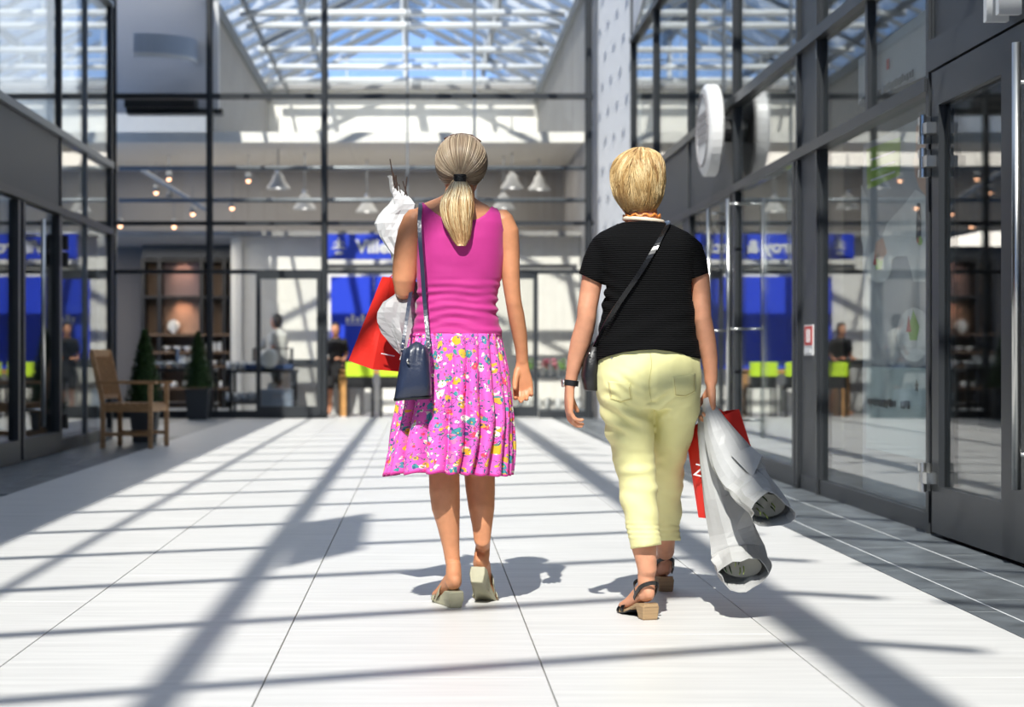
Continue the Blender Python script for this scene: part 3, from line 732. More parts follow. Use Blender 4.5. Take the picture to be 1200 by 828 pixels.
q = B(); q.lathe([(.02, .02), (.10, .02), (.15, .0), (.155, .01), (.10, .035), (.02, .035)], seg=26); q.xf(Matrix.Translation((-2.36, 27.92, .90)) @ Matrix.Rotation(math.pi/2, 4, 'X')); q.build('rim', M_['porcelain'], pl_, smooth=True)
B().bar((-2.40, 27.95, .725), (-2.38, 27.96, .80), .05, .02).build('stand', M_['black'], pl_)
tag(B().box(-2.46, -1.98, 27.5, 27.95, .05, .42).build('storage_crate', mat('blue_grey_box', (.22, .27, .36), .6), bevel=.01), 'blue grey crate on the floor behind the door leaf', 'crate')
# counter, lime chairs, oak table leg seen under the bag
ct = thing('shop_counter', (-1.7, 29.4, 0), 'long grey counter running in front of the white shop wall', 'counter')
B().box(-2.4, -.9, 29.2, 29.7, .80, .88).build('worktop', M_['panel'], ct)
B().box(-2.38, -.92, 29.25, 29.65, 0, .80).build('body', mat('pale_grey_front', (.50, .50, .49), .6), ct)
ot = thing('oak_table', (-.9, 28.0, 0), 'oak table with a thick orange-brown end leg beneath the red bag', 'table')
B().box(-1.27, -1.13, 27.75, 28.3, 0, .70).build('leg', M_['orange_wood'], ot)
B().box(-1.27, .4, 27.75, 28.3, .66, .72).build('table_top', M_['orange_wood'], ot)
B().box(.28, .4, 27.75, 28.3, 0, .70).build('leg', M_['orange_wood'], ot)
lc = None
for i, (x, l) in enumerate(((-.93, 'lime green chair right of the oak table leg, below the red bag'), (-.42, 'lime green chair half hidden behind the red bag'), (.12, 'lime green chair hidden behind the magenta skirt'))):
    if lc is None:
        lc = thing('lime_chair', (x, 27.5, 0), l, 'chair', 'lime chairs at the oak table')
        B().box(x-.21, x+.21, 27.32, 27.38, .62, .84).build('backrest', M_['lime'], lc, bevel=.01)
        B().box(x-.21, x+.21, 27.36, 27.75, .44, .50).build('seat', M_['black'], lc)
        B().box(x-.20, x+.20, 27.34, 27.37, .50, .64).build('back_support', M_['black'], lc)
        for sx in (-1, 1):
            for yy in (27.38, 27.72): B().box(x+sx*.19-.018, x+sx*.19+.018, yy-.018, yy+.018, 0, .46).build('leg', M_['black'], lc)
    else: copy_tree(lc, (x, 27.5, 0), l)
# right: shelf with flowers and pots behind the door
rs = thing('flower_shelf', (2.1, 28.4, 0), 'low dark shelf with small pots between the two women', 'shelf')
for z in (.10, .62): B().box(1.55, 2.66, 28.3, 28.7, z-.03, z).build('shelf_board', M_['frame_light'], rs)
for x in (1.58, 2.63): B().box(x-.03, x+.03, 28.3, 28.7, 0, .62).build('side', M_['frame_light'], rs)
cols = [((.55, .20, .25), 'pink'), ((.20, .35, .10), 'green'), ((.6, .55, .5), 'cream'), ((.35, .08, .12), 'dark red')]
flm = [mat('%s_petals' % n.replace(' ', '_'), c, .8) for c, n in cols]
fp = {}
for i in range(9):
    k = i % 4; x = 1.62+i*.125
    if k not in fp:
        t = thing('potted_flower', (x, 28.45, .62), ORD[i]+' from left, small potted plant with %s blooms on the low shelf' % cols[k][1], 'plant', 'potted flowers on the low shelf'); fp[k] = t
        B().lathe([(.03, .62), (.045, .70), (.047, .70)], (x, 28.45, 0), 10).build('pot', M_['porcelain'], t)
        b = B(); rr = random.Random(i)
        for j in range(12): b.ball((x+rr.uniform(-.05, .05), 28.45+rr.uniform(-.05, .05), .74+rr.uniform(0, .14)), .024, .024, .022, 6, 4)
        b.build('bloom', flm[k], t)
        b = B()
        for j in range(8): b.tube([(x, 28.45, .69), (x+rr.uniform(-.05, .05), 28.45, .84)], .004, 4)
        b.build('stems', M_['leaf'], t)
    else: copy_tree(fp[k], (x, 28.45, .62), ORD[i]+' from left, small potted plant with %s blooms on the low shelf' % cols[k][1])
for i in range(6): crock('jug', 1.70+i*.16, 28.45, .105, ORD[i]+' from left, white jug on the bottom board of the low shelf', 'jugs on the bottom board', .75)
# ================================================================== PEOPLE
def remesh_bm(bm, voxel, smooth=4):
    me = bpy.data.meshes.new('tmp'); bm.to_mesh(me); bm.free()
    o = bpy.data.objects.new('tmp', me); COL.objects.link(o)
    m = o.modifiers.new('r', 'REMESH'); m.mode = 'VOXEL'; m.voxel_size = voxel; m.use_smooth_shade = True
    s = o.modifiers.new('s', 'SMOOTH'); s.iterations = smooth; s.factor = .5
    bpy.context.view_layer.update()
    dg = bpy.context.evaluated_depsgraph_get()
    out = bpy.data.meshes.new_from_object(o.evaluated_get(dg))
    bpy.data.objects.remove(o); bpy.data.meshes.remove(me)
    return out
def finish(me, name, m, parent, smooth=True, label=None, solid=0, thing_off=None):
    me.name = name; me.materials.clear(); me.materials.append(m)
    if smooth: me.shade_smooth()
    if parent is not None: me.transform(Matrix.Translation(-wloc(parent)))
    o = link(me, name, parent)
    if solid:
        s = o.modifiers.new('solid', 'SOLIDIFY'); s.thickness = solid; s.offset = -1
    if label: o['label'] = label
    return o
def ell(c, u, v, ru, rv, n=2.0, seg=24):
    out = []
    for k in range(seg):
        a = 2*math.pi*k/seg; ca, sa = math.cos(a), math.sin(a)
        out.append(c+u*(ru*math.copysign(abs(ca)**(2/n), ca))+v*(rv*math.copysign(abs(sa)**(2/n), sa)))
    return out
def limb(b, pts, seg=18, uref=(1, 0, 0), n=2.0):
    P = [(Vector(p[0]), p[1], p[2] if len(p) > 2 else p[1]) for p in pts]; rings = []; N = len(P); uref = Vector(uref)
    for i, (c, ru, rv) in enumerate(P):
        t = (P[min(i+1, N-1)][0]-P[max(i-1, 0)][0]).normalized(); u = (uref-t*uref.dot(t)).normalized(); v = t.cross(u)
        if i == 0:
            for k in (.25, .7): rings.append(ell(c-t*min(ru, rv)*math.sqrt(1-k*k)*.9, u, v, ru*k, rv*k, n, seg))
        rings.append(ell(c, u, v, ru, rv, n, seg))
        if i == N-1:
            for k in (.7, .25): rings.append(ell(c+t*min(ru, rv)*math.sqrt(1-k*k)*.9, u, v, ru*k, rv*k, n, seg))
    b.loft(rings)
XA, YA = Vector((1, 0, 0)), Vector((0, 1, 0))
def trunk(b, rows, D, n=2.3, seg=40, grow=0.0):
    # rows: (py, px_left, px_right, half depth, y offset)
    rings = []
    for r in rows:
        py, l, rr, ry = r[:4]; dy = r[4] if len(r) > 4 else 0
        a, c = W(l, py, D+dy), W(rr, py, D+dy)
        rings.append(ell((a+c)/2, XA, YA, (c-a).length/2+grow, ry+grow, n, seg))
    b.loft(rings)
def interp(x, tab):
    if x <= tab[0][0]: return tab[0][1]
    for (a, fa), (c, fc) in zip(tab, tab[1:]):
        if x <= c: return fa+(fc-fa)*(x-a)/(c-a)
    return tab[-1][1]
def px_of(v): return CX+FPX*v.x/v.y, HY-FPX*(v.z-CAMZ)/v.y

def hand(b, w, d, n, t, L=.17, curl=(.35, .5, .45), curls=None, thumb=.7, thumb_n=.35, spread=1.0, fr=.0082):
    d = Vector(d).normalized(); n = Vector(n); n = (n-d*n.dot(d)).normalized(); t0 = Vector(t); t = d.cross(n)
    if t.dot(t0) < 0: t = -t
    def P(a, s, q): return w+d*(a*L)+t*(s*L)+n*(q*L)
    rings = []
    for a, ws, wn, s in ((-.10, .145, .105, 0), (0, .155, .10, 0), (.10, .185, .10, .012), (.25, .225, .092, .01), (.40, .24, .080, 0), (.50, .232, .066, 0), (.54, .20, .045, 0)):
        rings.append(ell(P(a, s, 0), t, n, ws*L, wn*L, 2.6, 18))
    b.loft(rings)
    for i, (s, a0, ln) in enumerate(((.172, .49, .43), (.060, .52, .47), (-.056, .50, .44), (-.166, .46, .36))):
        cc = curls[i] if curls else curl
        p = P(a0-.08, s, .0); dr = (d+t*(s*.55*spread)).normalized(); pts = [(p, fr*1.15)]; p = p+dr*L*.08; pts.append((p, fr*1.12)); ang = 0
        for k, (fr_, c) in enumerate(zip((.46, .30, .24), cc)):
            ang += c; dd = (dr*math.cos(ang)+n*math.sin(ang)).normalized()
            p = p+dd*ln*L*fr_; pts.append((p, fr*(1.02-.1*k)))
        limb(b, pts, 10, uref=t)
    p = P(.06, .10, .02); pts = [(p, fr*1.7)]
    for k, (ln, tt, nn) in enumerate(((.22, thumb, thumb_n), (.17, thumb*.55, thumb_n+.1), (.13, thumb*.3, thumb_n+.2))):
        p = p+(d+t*tt+n*nn).normalized()*ln*L; pts.append((p, fr*(1.35-.15*k)))
    limb(b, pts, 10, uref=n)

def foot_frame(px, D, z, yaw, pitch=0, ball=.18):
    # local: x lateral, y toe-ward, z up, heel back at origin; pitched about the ball of the foot
    base = Vector(((px-CX)*D/FPX, D, z))
    return Matrix.Translation(base) @ Matrix.Rotation(yaw, 4, 'Z') @ Matrix.Translation((0, ball, 0)) @ Matrix.Rotation(-pitch, 4, 'X') @ Matrix.Translation((0, -ball, 0))
def foot(b, M, h, ws=1.0, splay=0):
    pts = [((0, .018, h+.036), .022, .026), ((0, .038, h+.034), .031, .034), ((0, .07, h+.033), .030, .034), ((-.002, .11, h*.62+.034), .031, .030), ((-.004, .15, h*.30+.028), .038, .022), ((-.004, .185, .012+.020), .043, .017), ((-.002, .205, .012+.014), .040, .012)]
    limb(b, [(M @ Vector(p), r*ws, q) for p, r, q in pts], 18, uref=M.to_3x3() @ XA)
    for i in range(5):
        x = (-.030+i*.0165)*ws; y = .232-abs(i-3.2)*.006 if splay >= 0 else .232-abs(i-.8)*.006
        r = .0105 if (i == 4) == (splay >= 0) else .0082
        limb(b, [(M @ Vector((x, .195, .026)), r), (M @ Vector((x, y, .021)), r*.95)], 10)
    return (M @ Vector((0, .044, h+.095)), M @ Vector((0, .042, h+.070)), M @ Vector((0, .040, h+.045)))

SKIN = mat('tanned_skin', (.60, .265, .135), .45, var=.07, vscale=30, bump=.10, bscale=220, sss=.12, spec=.35)
SKIN2 = mat('fair_skin', (.63, .30, .18), .45, var=.08, vscale=30, bump=.12, bscale=200, sss=.12, spec=.35)

def strand_mat(name, cols, rough=.42):
    m = bpy.data.materials.new(name); m.use_nodes = True; n = m.node_tree; b = n.nodes['Principled BSDF']; b.inputs['Roughness'].default_value = rough
    at = n.nodes.new('ShaderNodeAttribute'); at.attribute_name = 'tone'; r = n.nodes.new('ShaderNodeValToRGB'); n.links.new(at.outputs['Fac'], r.inputs[0])
    el = r.color_ramp.elements; el[0].position = 0; el[0].color = (*cols[0], 1); el[1].position = 1; el[1].color = (*cols[-1], 1)
    for i, c in enumerate(cols[1:-1]):
        e = el.new((i+1)/(len(cols)-1)); e.color = (*c, 1)
    n.links.new(r.outputs[0], b.inputs['Base Color']); b.inputs['Specular IOR Level'].default_value = .4
    return m
class Hair:
    def __init__(s): s.v = []; s.f = []; s.t = []
    def strand(s, pts, r, tone, tone_end=None):
        n0 = len(s.v); N = len(pts); pu = None
        for i, p in enumerate(pts):
            t = (pts[min(i+1, N-1)]-pts[max(i-1, 0)]).normalized()
            if pu is None: pu = t.orthogonal().normalized()
            u = (pu-t*pu.dot(t)).normalized(); pu = u; w = t.cross(u); q = i/(N-1)
            rr = r*(1 if q < .6 else 1-.75*(q-.6)/.4); te = tone if tone_end is None else tone+(tone_end-tone)*q
            for k in range(3):
                a = 2*math.pi*k/3; s.v.append(p+(u*math.cos(a)+w*math.sin(a))*rr); s.t.append(te)
        for i in range(N-1):
            for k in range(3):
                a, c = n0+i*3+k, n0+i*3+(k+1) % 3; s.f.append((a, c, c+3, a+3))
        s.f.append((n0, n0+1, n0+2)); s.f.append(tuple(n0+3*(N-1)+k for k in (2, 1, 0)))
    def shell(s, rings, tone=.4):
        n0 = len(s.v); n = len(rings[0])
        for r in rings:
            for p in r: s.v.append(p); s.t.append(tone(p) if callable(tone) else tone)
        for i in range(len(rings)-1):
            for k in range(n): s.f.append((n0+i*n+k, n0+i*n+(k+1) % n, n0+(i+1)*n+(k+1) % n, n0+(i+1)*n+k))
        s.f.append(tuple(n0+k for k in range(n))); s.f.append(tuple(n0+(len(rings)-1)*n+k for k in reversed(range(n))))
    def build(s, name, m, parent):
        me = bpy.data.meshes.new(name); off = wloc(parent); me.from_pydata([v-off for v in s.v], [], s.f); me.materials.append(m)
        a = me.attributes.new('tone', 'FLOAT', 'POINT'); a.data.foreach_set('value', s.t); me.shade_smooth()
        o = link(me, name, parent); return o

def head(b, c, D, s=1.0, yaw=0.0):
    # c: skull centre; face looks toward +y
    R = Matrix.Rotation(yaw, 3, 'Z')
    def pt(x, y, z): return c+R @ Vector((x*s, y*s, z*s))
    rings = []
    for z, rx, ry, cy in ((.118, .012, .018, -.005), (.112, .038, .048, -.005), (.095, .058, .075, -.004), (.06, .072, .092, -.002), (.02, .076, .097, 0), (-.02, .073, .094, .004), (-.05, .067, .084, .014), (-.08, .058, .068, .028), (-.105, .044, .050, .042), (-.122, .026, .030, .054), (-.128, .012, .014, .058)):
        rings.append(ell(pt(0, cy, z), R @ XA, R @ YA, rx*s, ry*s, 2.15, 28))
    b.loft(rings)
    limb(b, [(pt(0, .093, .022), .008*s), (pt(0, .106, -.012), .010*s), (pt(0, .112, -.026), .013*s)], 10)            # nose
    limb(b, [(pt(-.02, .093, -.062), .006*s), (pt(0, .099, -.060), .008*s), (pt(.02, .093, -.062), .006*s)], 10, uref=(0, 0, 1))  # lips
    for sx in (-1, 1):
        limb(b, [(pt(sx*.018, .093, .028), .007*s), (pt(sx*.045, .082, .030), .007*s)], 8, uref=(0, 0, 1))             # brow
        # ear: rim and lobe
        limb(b, [(pt(sx*.076, .000, -.028), .008*s, .007*s), (pt(sx*.083, -.006, -.010), .009*s, .014*s), (pt(sx*.088, -.010, .012), .008*s, .018*s), (pt(sx*.084, -.004, .028), .007*s, .011*s)], 12)
    return pt
def face_details(parent, pt, s=1.0):
    ew = M_['porcelain']
    for sx in (-1, 1):
        e = B().ball(pt(sx*.031, .086, .010), .0125*s, .010*s, .009*s).build('eye', ew, parent, smooth=True)
        B().ball(pt(sx*.031, .0945, .010), .0055*s, .003*s, .0055*s).build('iris', M_['brown'], e, smooth=True)

# ------------------------------------------------------------------ WOMAN IN MAGENTA
D1 = 6.62
w1 = thing('person', (.12, D1, 0), 'woman with a blonde ponytail in a magenta tank top and floral pink skirt, walking away', 'person')
t1 = [(480, 487, 585, .115), (455, 480, 590, .13), (425, 481, 588, .125), (395, 485, 584, .105), (370, 488, 582, .095), (345, 490.5, 582, .092), (324, 489, 587, .098),
      (300, 489, 590, .106), (280, 489.5, 590, .108), (262, 488, 591, .100), (252, 485, 589, .090), (245, 485, 580, .075), (240, 491, 572, .064), (236, 500, 565, .058), (231, 513, 557, .054), (226, 520, 557, .054)]
bb = B(); trunk(bb, t1, D1, grow=-.006)
hc1 = W(540.5, 196, D1+.03)
limb(bb, [(W(538, 236, D1+.005), .060, .058), (W(539, 222, D1+.01), .054, .055), (W(540, 205, D1+.03), .052, .058)], 20)
pt1 = head(bb, hc1, D1, .97)
# left arm: hangs to the elbow, forearm folded forward
limb(bb, [(W(486, 257, D1), .044, .046), (W(481, 272, D1), .047, .050), (W(477.5, 290, D1), .048, .050), (W(475, 310, D1), .0475, .048), (W(473.5, 328, D1), .044, .045), (W(474, 340, D1+.012), .036, .038), (W(474, 343, D1+.04), .034, .034),
          (W(473, 338, D1+.10), .037, .037), (W(474, 328, D1+.17), .032, .032), (W(477, 316, D1+.235), .024, .026)], 20)
hand(bb, W(478, 312, D1+.25), (.12, .45, .9), (.9, .1, -.2), (0, -.9, .4), curls=[(.9, 1.0, .8)]*4, thumb=.5)
# right arm
limb(bb, [(W(588, 257, D1), .042, .046), (W(594, 272, D1), .045, .049), (W(596.5, 295, D1), .040, .046), (W(598, 318, D1-.01), .035, .042), (W(600, 340, D1-.015), .031, .036), (W(602, 354, D1-.015), .0295, .034),
          (W(605, 370, D1), .031, .034), (W(609, 392, D1+.02), .028, .031), (W(611.5, 412, D1+.035), .0235, .025), (W(612, 424, D1+.04), .0225, .021)], 20)
hand(bb, W(612, 430, D1+.04), (.03, -.02, -1), (0, -1, -.05), (-1, 0, 0), L=.166, curls=[(.55, .75, .4), (.48, .70, .4), (.50, .75, .4), (.55, .8, .4)], thumb=.34, thumb_n=.65, fr=.0090, spread=.45)
# legs
ML1 = foot_frame(535, 6.555, 0, .24); MR1 = foot_frame(556, 6.60, 0, -.26, math.radians(30))
kL = foot(bb, ML1, .062, 1.0, 1); kR = foot(bb, MR1, .062, 1.0, -1)
limb(bb, [(W(515, 455, D1), .088, .10), (W(517, 500, D1), .078, .088), (W(519.5, 540, D1), .062, .068), (W(520.5, 556, D1-.005), .057, .062), (W(521, 575, D1-.015), .0565, .062), (W(522.5, 595, D1-.018), .0525, .058), (W(525.5, 615, D1-.01), .042, .048),
          (W(528.5, 640, D1-.005), .0315, .036), (W(530.8, 660, D1-.008), .0270, .031), (kL[0], .0275, .033), (kL[1], .029, .036), (kL[2], .029, .036)], 22)
limb(bb, [(W(562, 455, D1), .088, .10), (W(562, 500, D1+.02), .078, .088), (W(562, 540, D1+.04), .061, .066), (W(562, 556, D1+.05), .0575, .061), (W(563, 575, D1+.04), .0545, .060), (W(564.3, 595, D1+.02), .0485, .055), (W(565, 615, D1+.01), .038, .044),
          (W(565, 630, D1+.002), .0315, .036), (kR[0]+Vector((0, .004, .012)), .0275, .032), (kR[1], .029, .034), (kR[2], .029, .033)], 22)
body1 = finish(remesh_bm(bb.bm, .0042, 3), 'body', SKIN, w1)
face_details(body1, pt1, .97)

def cut(me, keep, lines=None):
    bm = bmesh.new(); bm.from_mesh(me)
    bmesh.ops.delete(bm, geom=[f for f in bm.faces if not all(keep(*px_of(v.co), v.co) < 0 for v in f.verts)], context='FACES')
    # snap the ragged rim to the cutting curve
    for it in range(3):
        for v in bm.verts:
            if v.is_boundary:
                f0 = keep(*px_of(v.co), v.co); e = .002; fx = keep(*px_of(v.co+Vector((e, 0, 0))), v.co+Vector((e, 0, 0))); fz = keep(*px_of(v.co+Vector((0, 0, e))), v.co+Vector((0, 0, e)))
                g = Vector(((fx-f0)/e, 0, (fz-f0)/e)); l2 = g.length_squared
                if l2 > 1e-6:
                    st = g*(-f0/l2)
                    if st.length > .006: st *= .006/st.length
                    v.co += st
    bm.normal_update(); bm.to_mesh(me); bm.free(); return me
def displace(me, fn):
    me.update(); N = [v.normal.copy() for v in me.vertices]
    for v, n in zip(me.vertices, N): v.co = v.co+n*fn(v.co, n)

def shell_from_rows(rows, D, ny, nx, grow=0, n=2.3):
    # dense loft between pixel rows with smooth interpolation
    rings = []; ys = [r[0] for r in rows]; y0, y1 = ys[0], ys[-1]
    def it(k, y):
        tab = sorted((r[0], (r[k] if len(r) > k else 0)) for r in rows); return interp(y, tab)
    for j in range(ny+1):
        y = y0+(y1-y0)*j/ny
        l, r, ry, dy = it(1, y), it(2, y), it(3, y), it(4, y)
        a, c = W(l, y, D+dy), W(r, y, D+dy); rings.append(ell((a+c)/2, XA, YA, (c-a).length/2+grow, ry+grow, n, nx))
    return rings

# tank top
bt_ = B(); trunk(bt_, [(397, 480.5, 588, .118), (393, 480.5, 588, .118)]+[(y, l-1.0, r+1.0, ry+.006) for y, l, r, ry in t1 if y < 380 and y > 224], D1, seg=48)
limb(bt_, [(W(487, 258, D1), .048, .053), (W(492, 262, D1), .05, .055)], 16); limb(bt_, [(W(587, 258, D1), .046, .053), (W(582, 262, D1), .048, .055)], 16)
top_me = remesh_bm(bt_.bm, .0055, 4)
neckc = [(493, 233), (497, 238), (502, 243), (508, 248), (516, 253.5), (526, 257.5), (538, 259.5), (550, 259), (560, 256.5), (568, 251.5), (573, 246), (577, 240), (580, 236)]
lft = [(232, 494), (240, 494.5), (250, 494.2), (262, 493.3), (280, 490), (300, 486), (330, 480), (400, 470)]
rgt = [(232, 580), (243, 581.5), (250, 586), (259, 587.6), (270, 589.8), (280, 592), (290, 594.5), (300, 597), (330, 597), (400, 600)]
def keep_top(x, y, co):
    return max((interp(x, neckc)-y), interp(y, lft)-x, x-interp(y, rgt), (y-393.5))*.003
cut(top_me, keep_top)
def wr1(co, n):
    x, y = px_of(co); g = max(0, min(1, (y-320)/25)); hz = noise.noise(Vector((co.x*4+3, co.y*3, co.z*52+co.x*5)))
    f = .0075*g*hz+.0030*g*math.sin(co.z*190+6*noise.noise(Vector((co.x*6, co.y*4, co.z*7)))+co.x*9)
    f += .0030*noise.noise(Vector((co.x*9, co.y*6, co.z*26)))*(1-g)*max(0, min(1, (y-290)/20))
    f += .0022*noise.noise(Vector((co.x*14-co.z*10, co.y*6, co.z*10+co.x*8)))
    return f+.001
displace(top_me, wr1)
M_['magenta'] = mat('magenta_jersey', (.50, .022, .225), .75, var=.05, vscale=12, bump=.08, bscale=400, sheen=.15)
finish(top_me, 'tank_top', M_['magenta'], w1, solid=.003)

# floral skirt
def floral(name, base):
    m = bpy.data.materials.new(name); m.use_nodes = True; n = m.node_tree; L = n.links; b = n.nodes['Principled BSDF']; b.inputs['Roughness'].default_value = .75; b.inputs['Specular IOR Level'].default_value = .25
    uv = n.nodes.new('ShaderNodeUVMap'); uv.uv_map = 'UVMap'
    nz = n.nodes.new('ShaderNodeTexNoise'); nz.inputs['Scale'].default_value = 28; nz.inputs['Detail'].default_value = 3; L.new(uv.outputs[0], nz.inputs[0])
    mx = n.nodes.new('ShaderNodeVectorMath'); mx.operation = 'MULTIPLY_ADD'; L.new(nz.outputs['Color'], mx.inputs[0]); mx.inputs[1].default_value = (.035, .035, 0); L.new(uv.outputs[0], mx.inputs[2])
    def M(op, a, c=None):
        x = n.nodes.new('ShaderNodeMath'); x.operation = op
        for i, q in enumerate((a, c)):
            if q is None: continue
            if isinstance(q, (int, float)): x.inputs[i].default_value = q
            else: L.new(q, x.inputs[i])
        return x.outputs[0]
    def mix(fac, a, c):
        x = n.nodes.new('ShaderNodeMix'); x.data_type = 'RGBA'; L.new(fac, x.inputs['Factor'])
        for s, q in (('A', a), ('B', c)):
            i = [k for k in x.inputs if k.name == s and k.type == 'RGBA'][0]
            if isinstance(q, tuple): i.default_value = (*q, 1)
            else: L.new(q, i)
        return [k for k in x.outputs if k.type == 'RGBA'][0]
    col = None; cur = base
    for sc, thr, cols, seed, rim in ((21, .26, ((.75, .42, .03), (.05, .28, .30), (.78, .74, .62), (.70, .45, .05), (.80, .06, .14), (.78, .74, .66), (.10, .30, .42)), 0, True),
                                (34, .20, ((.75, .06, .10), (.78, .70, .62), (.06, .10, .22), (.78, .40, .05), (.05, .30, .30), (.80, .20, .40)), 7, False),
                                (58, .17, ((.06, .08, .22), (.10, .25, .10), (.75, .65, .60), (.70, .05, .30), (.06, .08, .22)), 13, False)):
        mp = n.nodes.new('ShaderNodeMapping'); L.new(mx.outputs[0], mp.inputs[0]); mp.inputs['Location'].default_value = (seed, seed*.7, 0)
        vo = n.nodes.new('ShaderNodeTexVoronoi'); vo.voronoi_dimensions = '2D'; vo.inputs['Scale'].default_value = sc; L.new(mp.outputs[0], vo.inputs[0])
        sx = n.nodes.new('ShaderNodeSeparateColor'); L.new(vo.outputs['Color'], sx.inputs[0])
        r = n.nodes.new('ShaderNodeValToRGB'); r.color_ramp.interpolation = 'CONSTANT'; el = r.color_ramp.elements; el[0].color = (*cols[0], 1); el[1].position = 1/len(cols); el[1].color = (*cols[1], 1)
        for i, c in enumerate(cols[2:]): e = el.new((i+2)/len(cols)); e.color = (*c, 1)
        L.new(sx.outputs[0], r.inputs[0])
        d = vo.outputs['Distance']; on = M('LESS_THAN', d, M('MULTIPLY', M('ADD', sx.outputs[1], .45), thr)); cur = mix(on, cur, r.outputs[0])
        if rim:
            core = M('LESS_THAN', d, .07); cur = mix(core, cur, (.66, .36, .05))
    # fine dark sprigs
    wv = n.nodes.new('ShaderNodeTexVoronoi'); wv.voronoi_dimensions = '2D'; wv.feature = 'DISTANCE_TO_EDGE'; wv.inputs['Scale'].default_value = 52; L.new(mx.outputs[0], wv.inputs[0])
    ms = n.nodes.new('ShaderNodeTexNoise'); ms.inputs['Scale'].default_value = 13; L.new(uv.outputs[0], ms.inputs[0])
    ln = M('MULTIPLY', M('LESS_THAN', wv.outputs['Distance'], .045), M('GREATER_THAN', ms.outputs[0], .54)); cur = mix(ln, cur, (.07, .06, .20))
    L.new(cur, b.inputs['Base Color']); return m
M_['floral'] = floral('floral_cotton', (.78, .12, .50))
sk = B(); uvl = []
NY, NX = 60, 420
Lx = [(390, 481), (400, 478), (433, 472), (470, 465), (505, 457), (535, 451.5), (556, 448.5)]; Rx = [(390, 587), (400, 589), (433, 595.5), (488, 602.5), (520, 602.5), (556, 599)]
pl_rng = random.Random(11); pl_a = [pl_rng.uniform(.55, 1.25) for _ in range(40)]; NP = 22
rings = []
for j in range(NY+1):
    q = j/NY; ring = []
    for i in range(NX):
        a = 2*math.pi*i/NX; u_ = i/NX*NP+.35*math.sin(a*2+.5)+.16*math.sin(a*5+1)+.35*q*math.cos(a); k = int(math.floor(u_)) % 40; f = u_-math.floor(u_)
        amp = pl_a[k]; fold = (1-abs(2*f**.8-1)**2.6)-.62
        hy = 391+(552-391)*q+q*(3.2*math.sin(a*2+2.2)+1.5*math.cos(a)*-1+1.0*math.sin(u_*6.283)*q)
        l, r = interp(hy, Lx), interp(hy, Rx); A_, C_2 = W(l, hy, D1), W(r, hy, D1); c = (A_+C_2)/2; rx = (C_2-A_).length/2; ry = .122+.085*q**.8
        am = .0030+.0225*min(1, q*1.25)**.9
        e = ell_ = Vector((math.copysign(abs(math.cos(a))**.92, math.cos(a))*(rx-am*.5), math.copysign(abs(math.sin(a))**.92, math.sin(a))*ry, 0)); nn = Vector((math.cos(a)/rx, math.sin(a)/ry, 0)).normalized()
        # skirt swings to the left as she steps
        p = c+e+nn*(am*amp*fold*2*(1.0 if math.sin(a) < .5 else .7))
        p.x += .006*math.sin(q*9+a*4)*q
        ring.append(p)
    rings.append(ring)
vr = [[sk.bm.verts.new(p) for p in r] for r in rings]; uvL = sk.bm.loops.layers.uv.new('UVMap')
for j in range(NY):
    for i in range(NX):
        f = sk.bm.faces.new((vr[j+1][i], vr[j+1][(i+1) % NX], vr[j][(i+1) % NX], vr[j][i]))
        for lp, (ii, jj) in zip(f.loops, ((i, j+1), (i+1, j+1), (i+1, j), (i, j))): lp[uvL].uv = (ii/NX*1.5, -jj/NY*.5)
finish(sk.mesh('skirt', M_['floral'], True), 'skirt', M_['floral'], w1, solid=.002)
hm = B()
vr = [[hm.bm.verts.new(p+Vector((0, 0, dz))) for p in rings[-1]] for dz in (.004, -.004)]
for i in range(NX): hm.bm.faces.new((vr[1][i], vr[1][(i+1) % NX], vr[0][(i+1) % NX], vr[0][i]))
finish(hm.mesh('hem', M_['magenta'], True), 'hem', M_['magenta'], w1, solid=.003)

# hair and ponytail
tie = W(538.8, 209, D1-.073)
HC = W(540.5, 189.5, D1+.015); hr = Vector((.0955, .108, .1015))
rr = random.Random(5); H = Hair()
HM1 = strand_mat('shaded_blonde_hair', [(.15, .10, .065), (.30, .22, .15), (.46, .37, .26), (.70, .60, .42)], .4)  # dull greyish tones put the shade on the cap into its colour
def surf(d, k=1.0): d = d.normalized(); return HC+Vector((d.x*hr.x, d.y*hr.y, d.z*hr.z))*k
td = Vector(((tie.x-HC.x)/hr.x, (tie.y-HC.y)/hr.y, (tie.z-HC.z)/hr.z)).normalized()
ax1 = td.orthogonal().normalized(); ax2 = td.cross(ax1)
# cap: fan of grooved meridians running to the tie
NA, NB = 220, 26; cap_r = []
for j in range(NB+1):
    th = .10+(j/NB)*1.0; ring = []
    for i in range(NA):
        a = 2*math.pi*i/NA; side = ax1*math.cos(a)+ax2*math.sin(a)
        # stop line: hair ends at nape / behind the ears / over the forehead
        lim = 2.42 if side.z > .25 else (1.45+(side.z+.3)*1.1 if side.z > -.3 else .72+(side.z+1)*.95); lim = max(.62, lim)
        t_ = .08+(j/NB)*lim; d = td*math.cos(t_)+side*math.sin(t_)
        g = 1+.012*math.sin(a*37+3*math.sin(a*5)+t_*2)+.010*noise.noise(Vector((a*9, t_*1.2, 0)))
        ring.append(surf(d, g*(.985 if j < NB else .93)))
    cap_r.append(ring)
H.shell(cap_r, lambda p: .34+.14*noise.noise(p*60)+.10*noise.noise(Vector((p.x*160, p.y*30, p.z*20))))
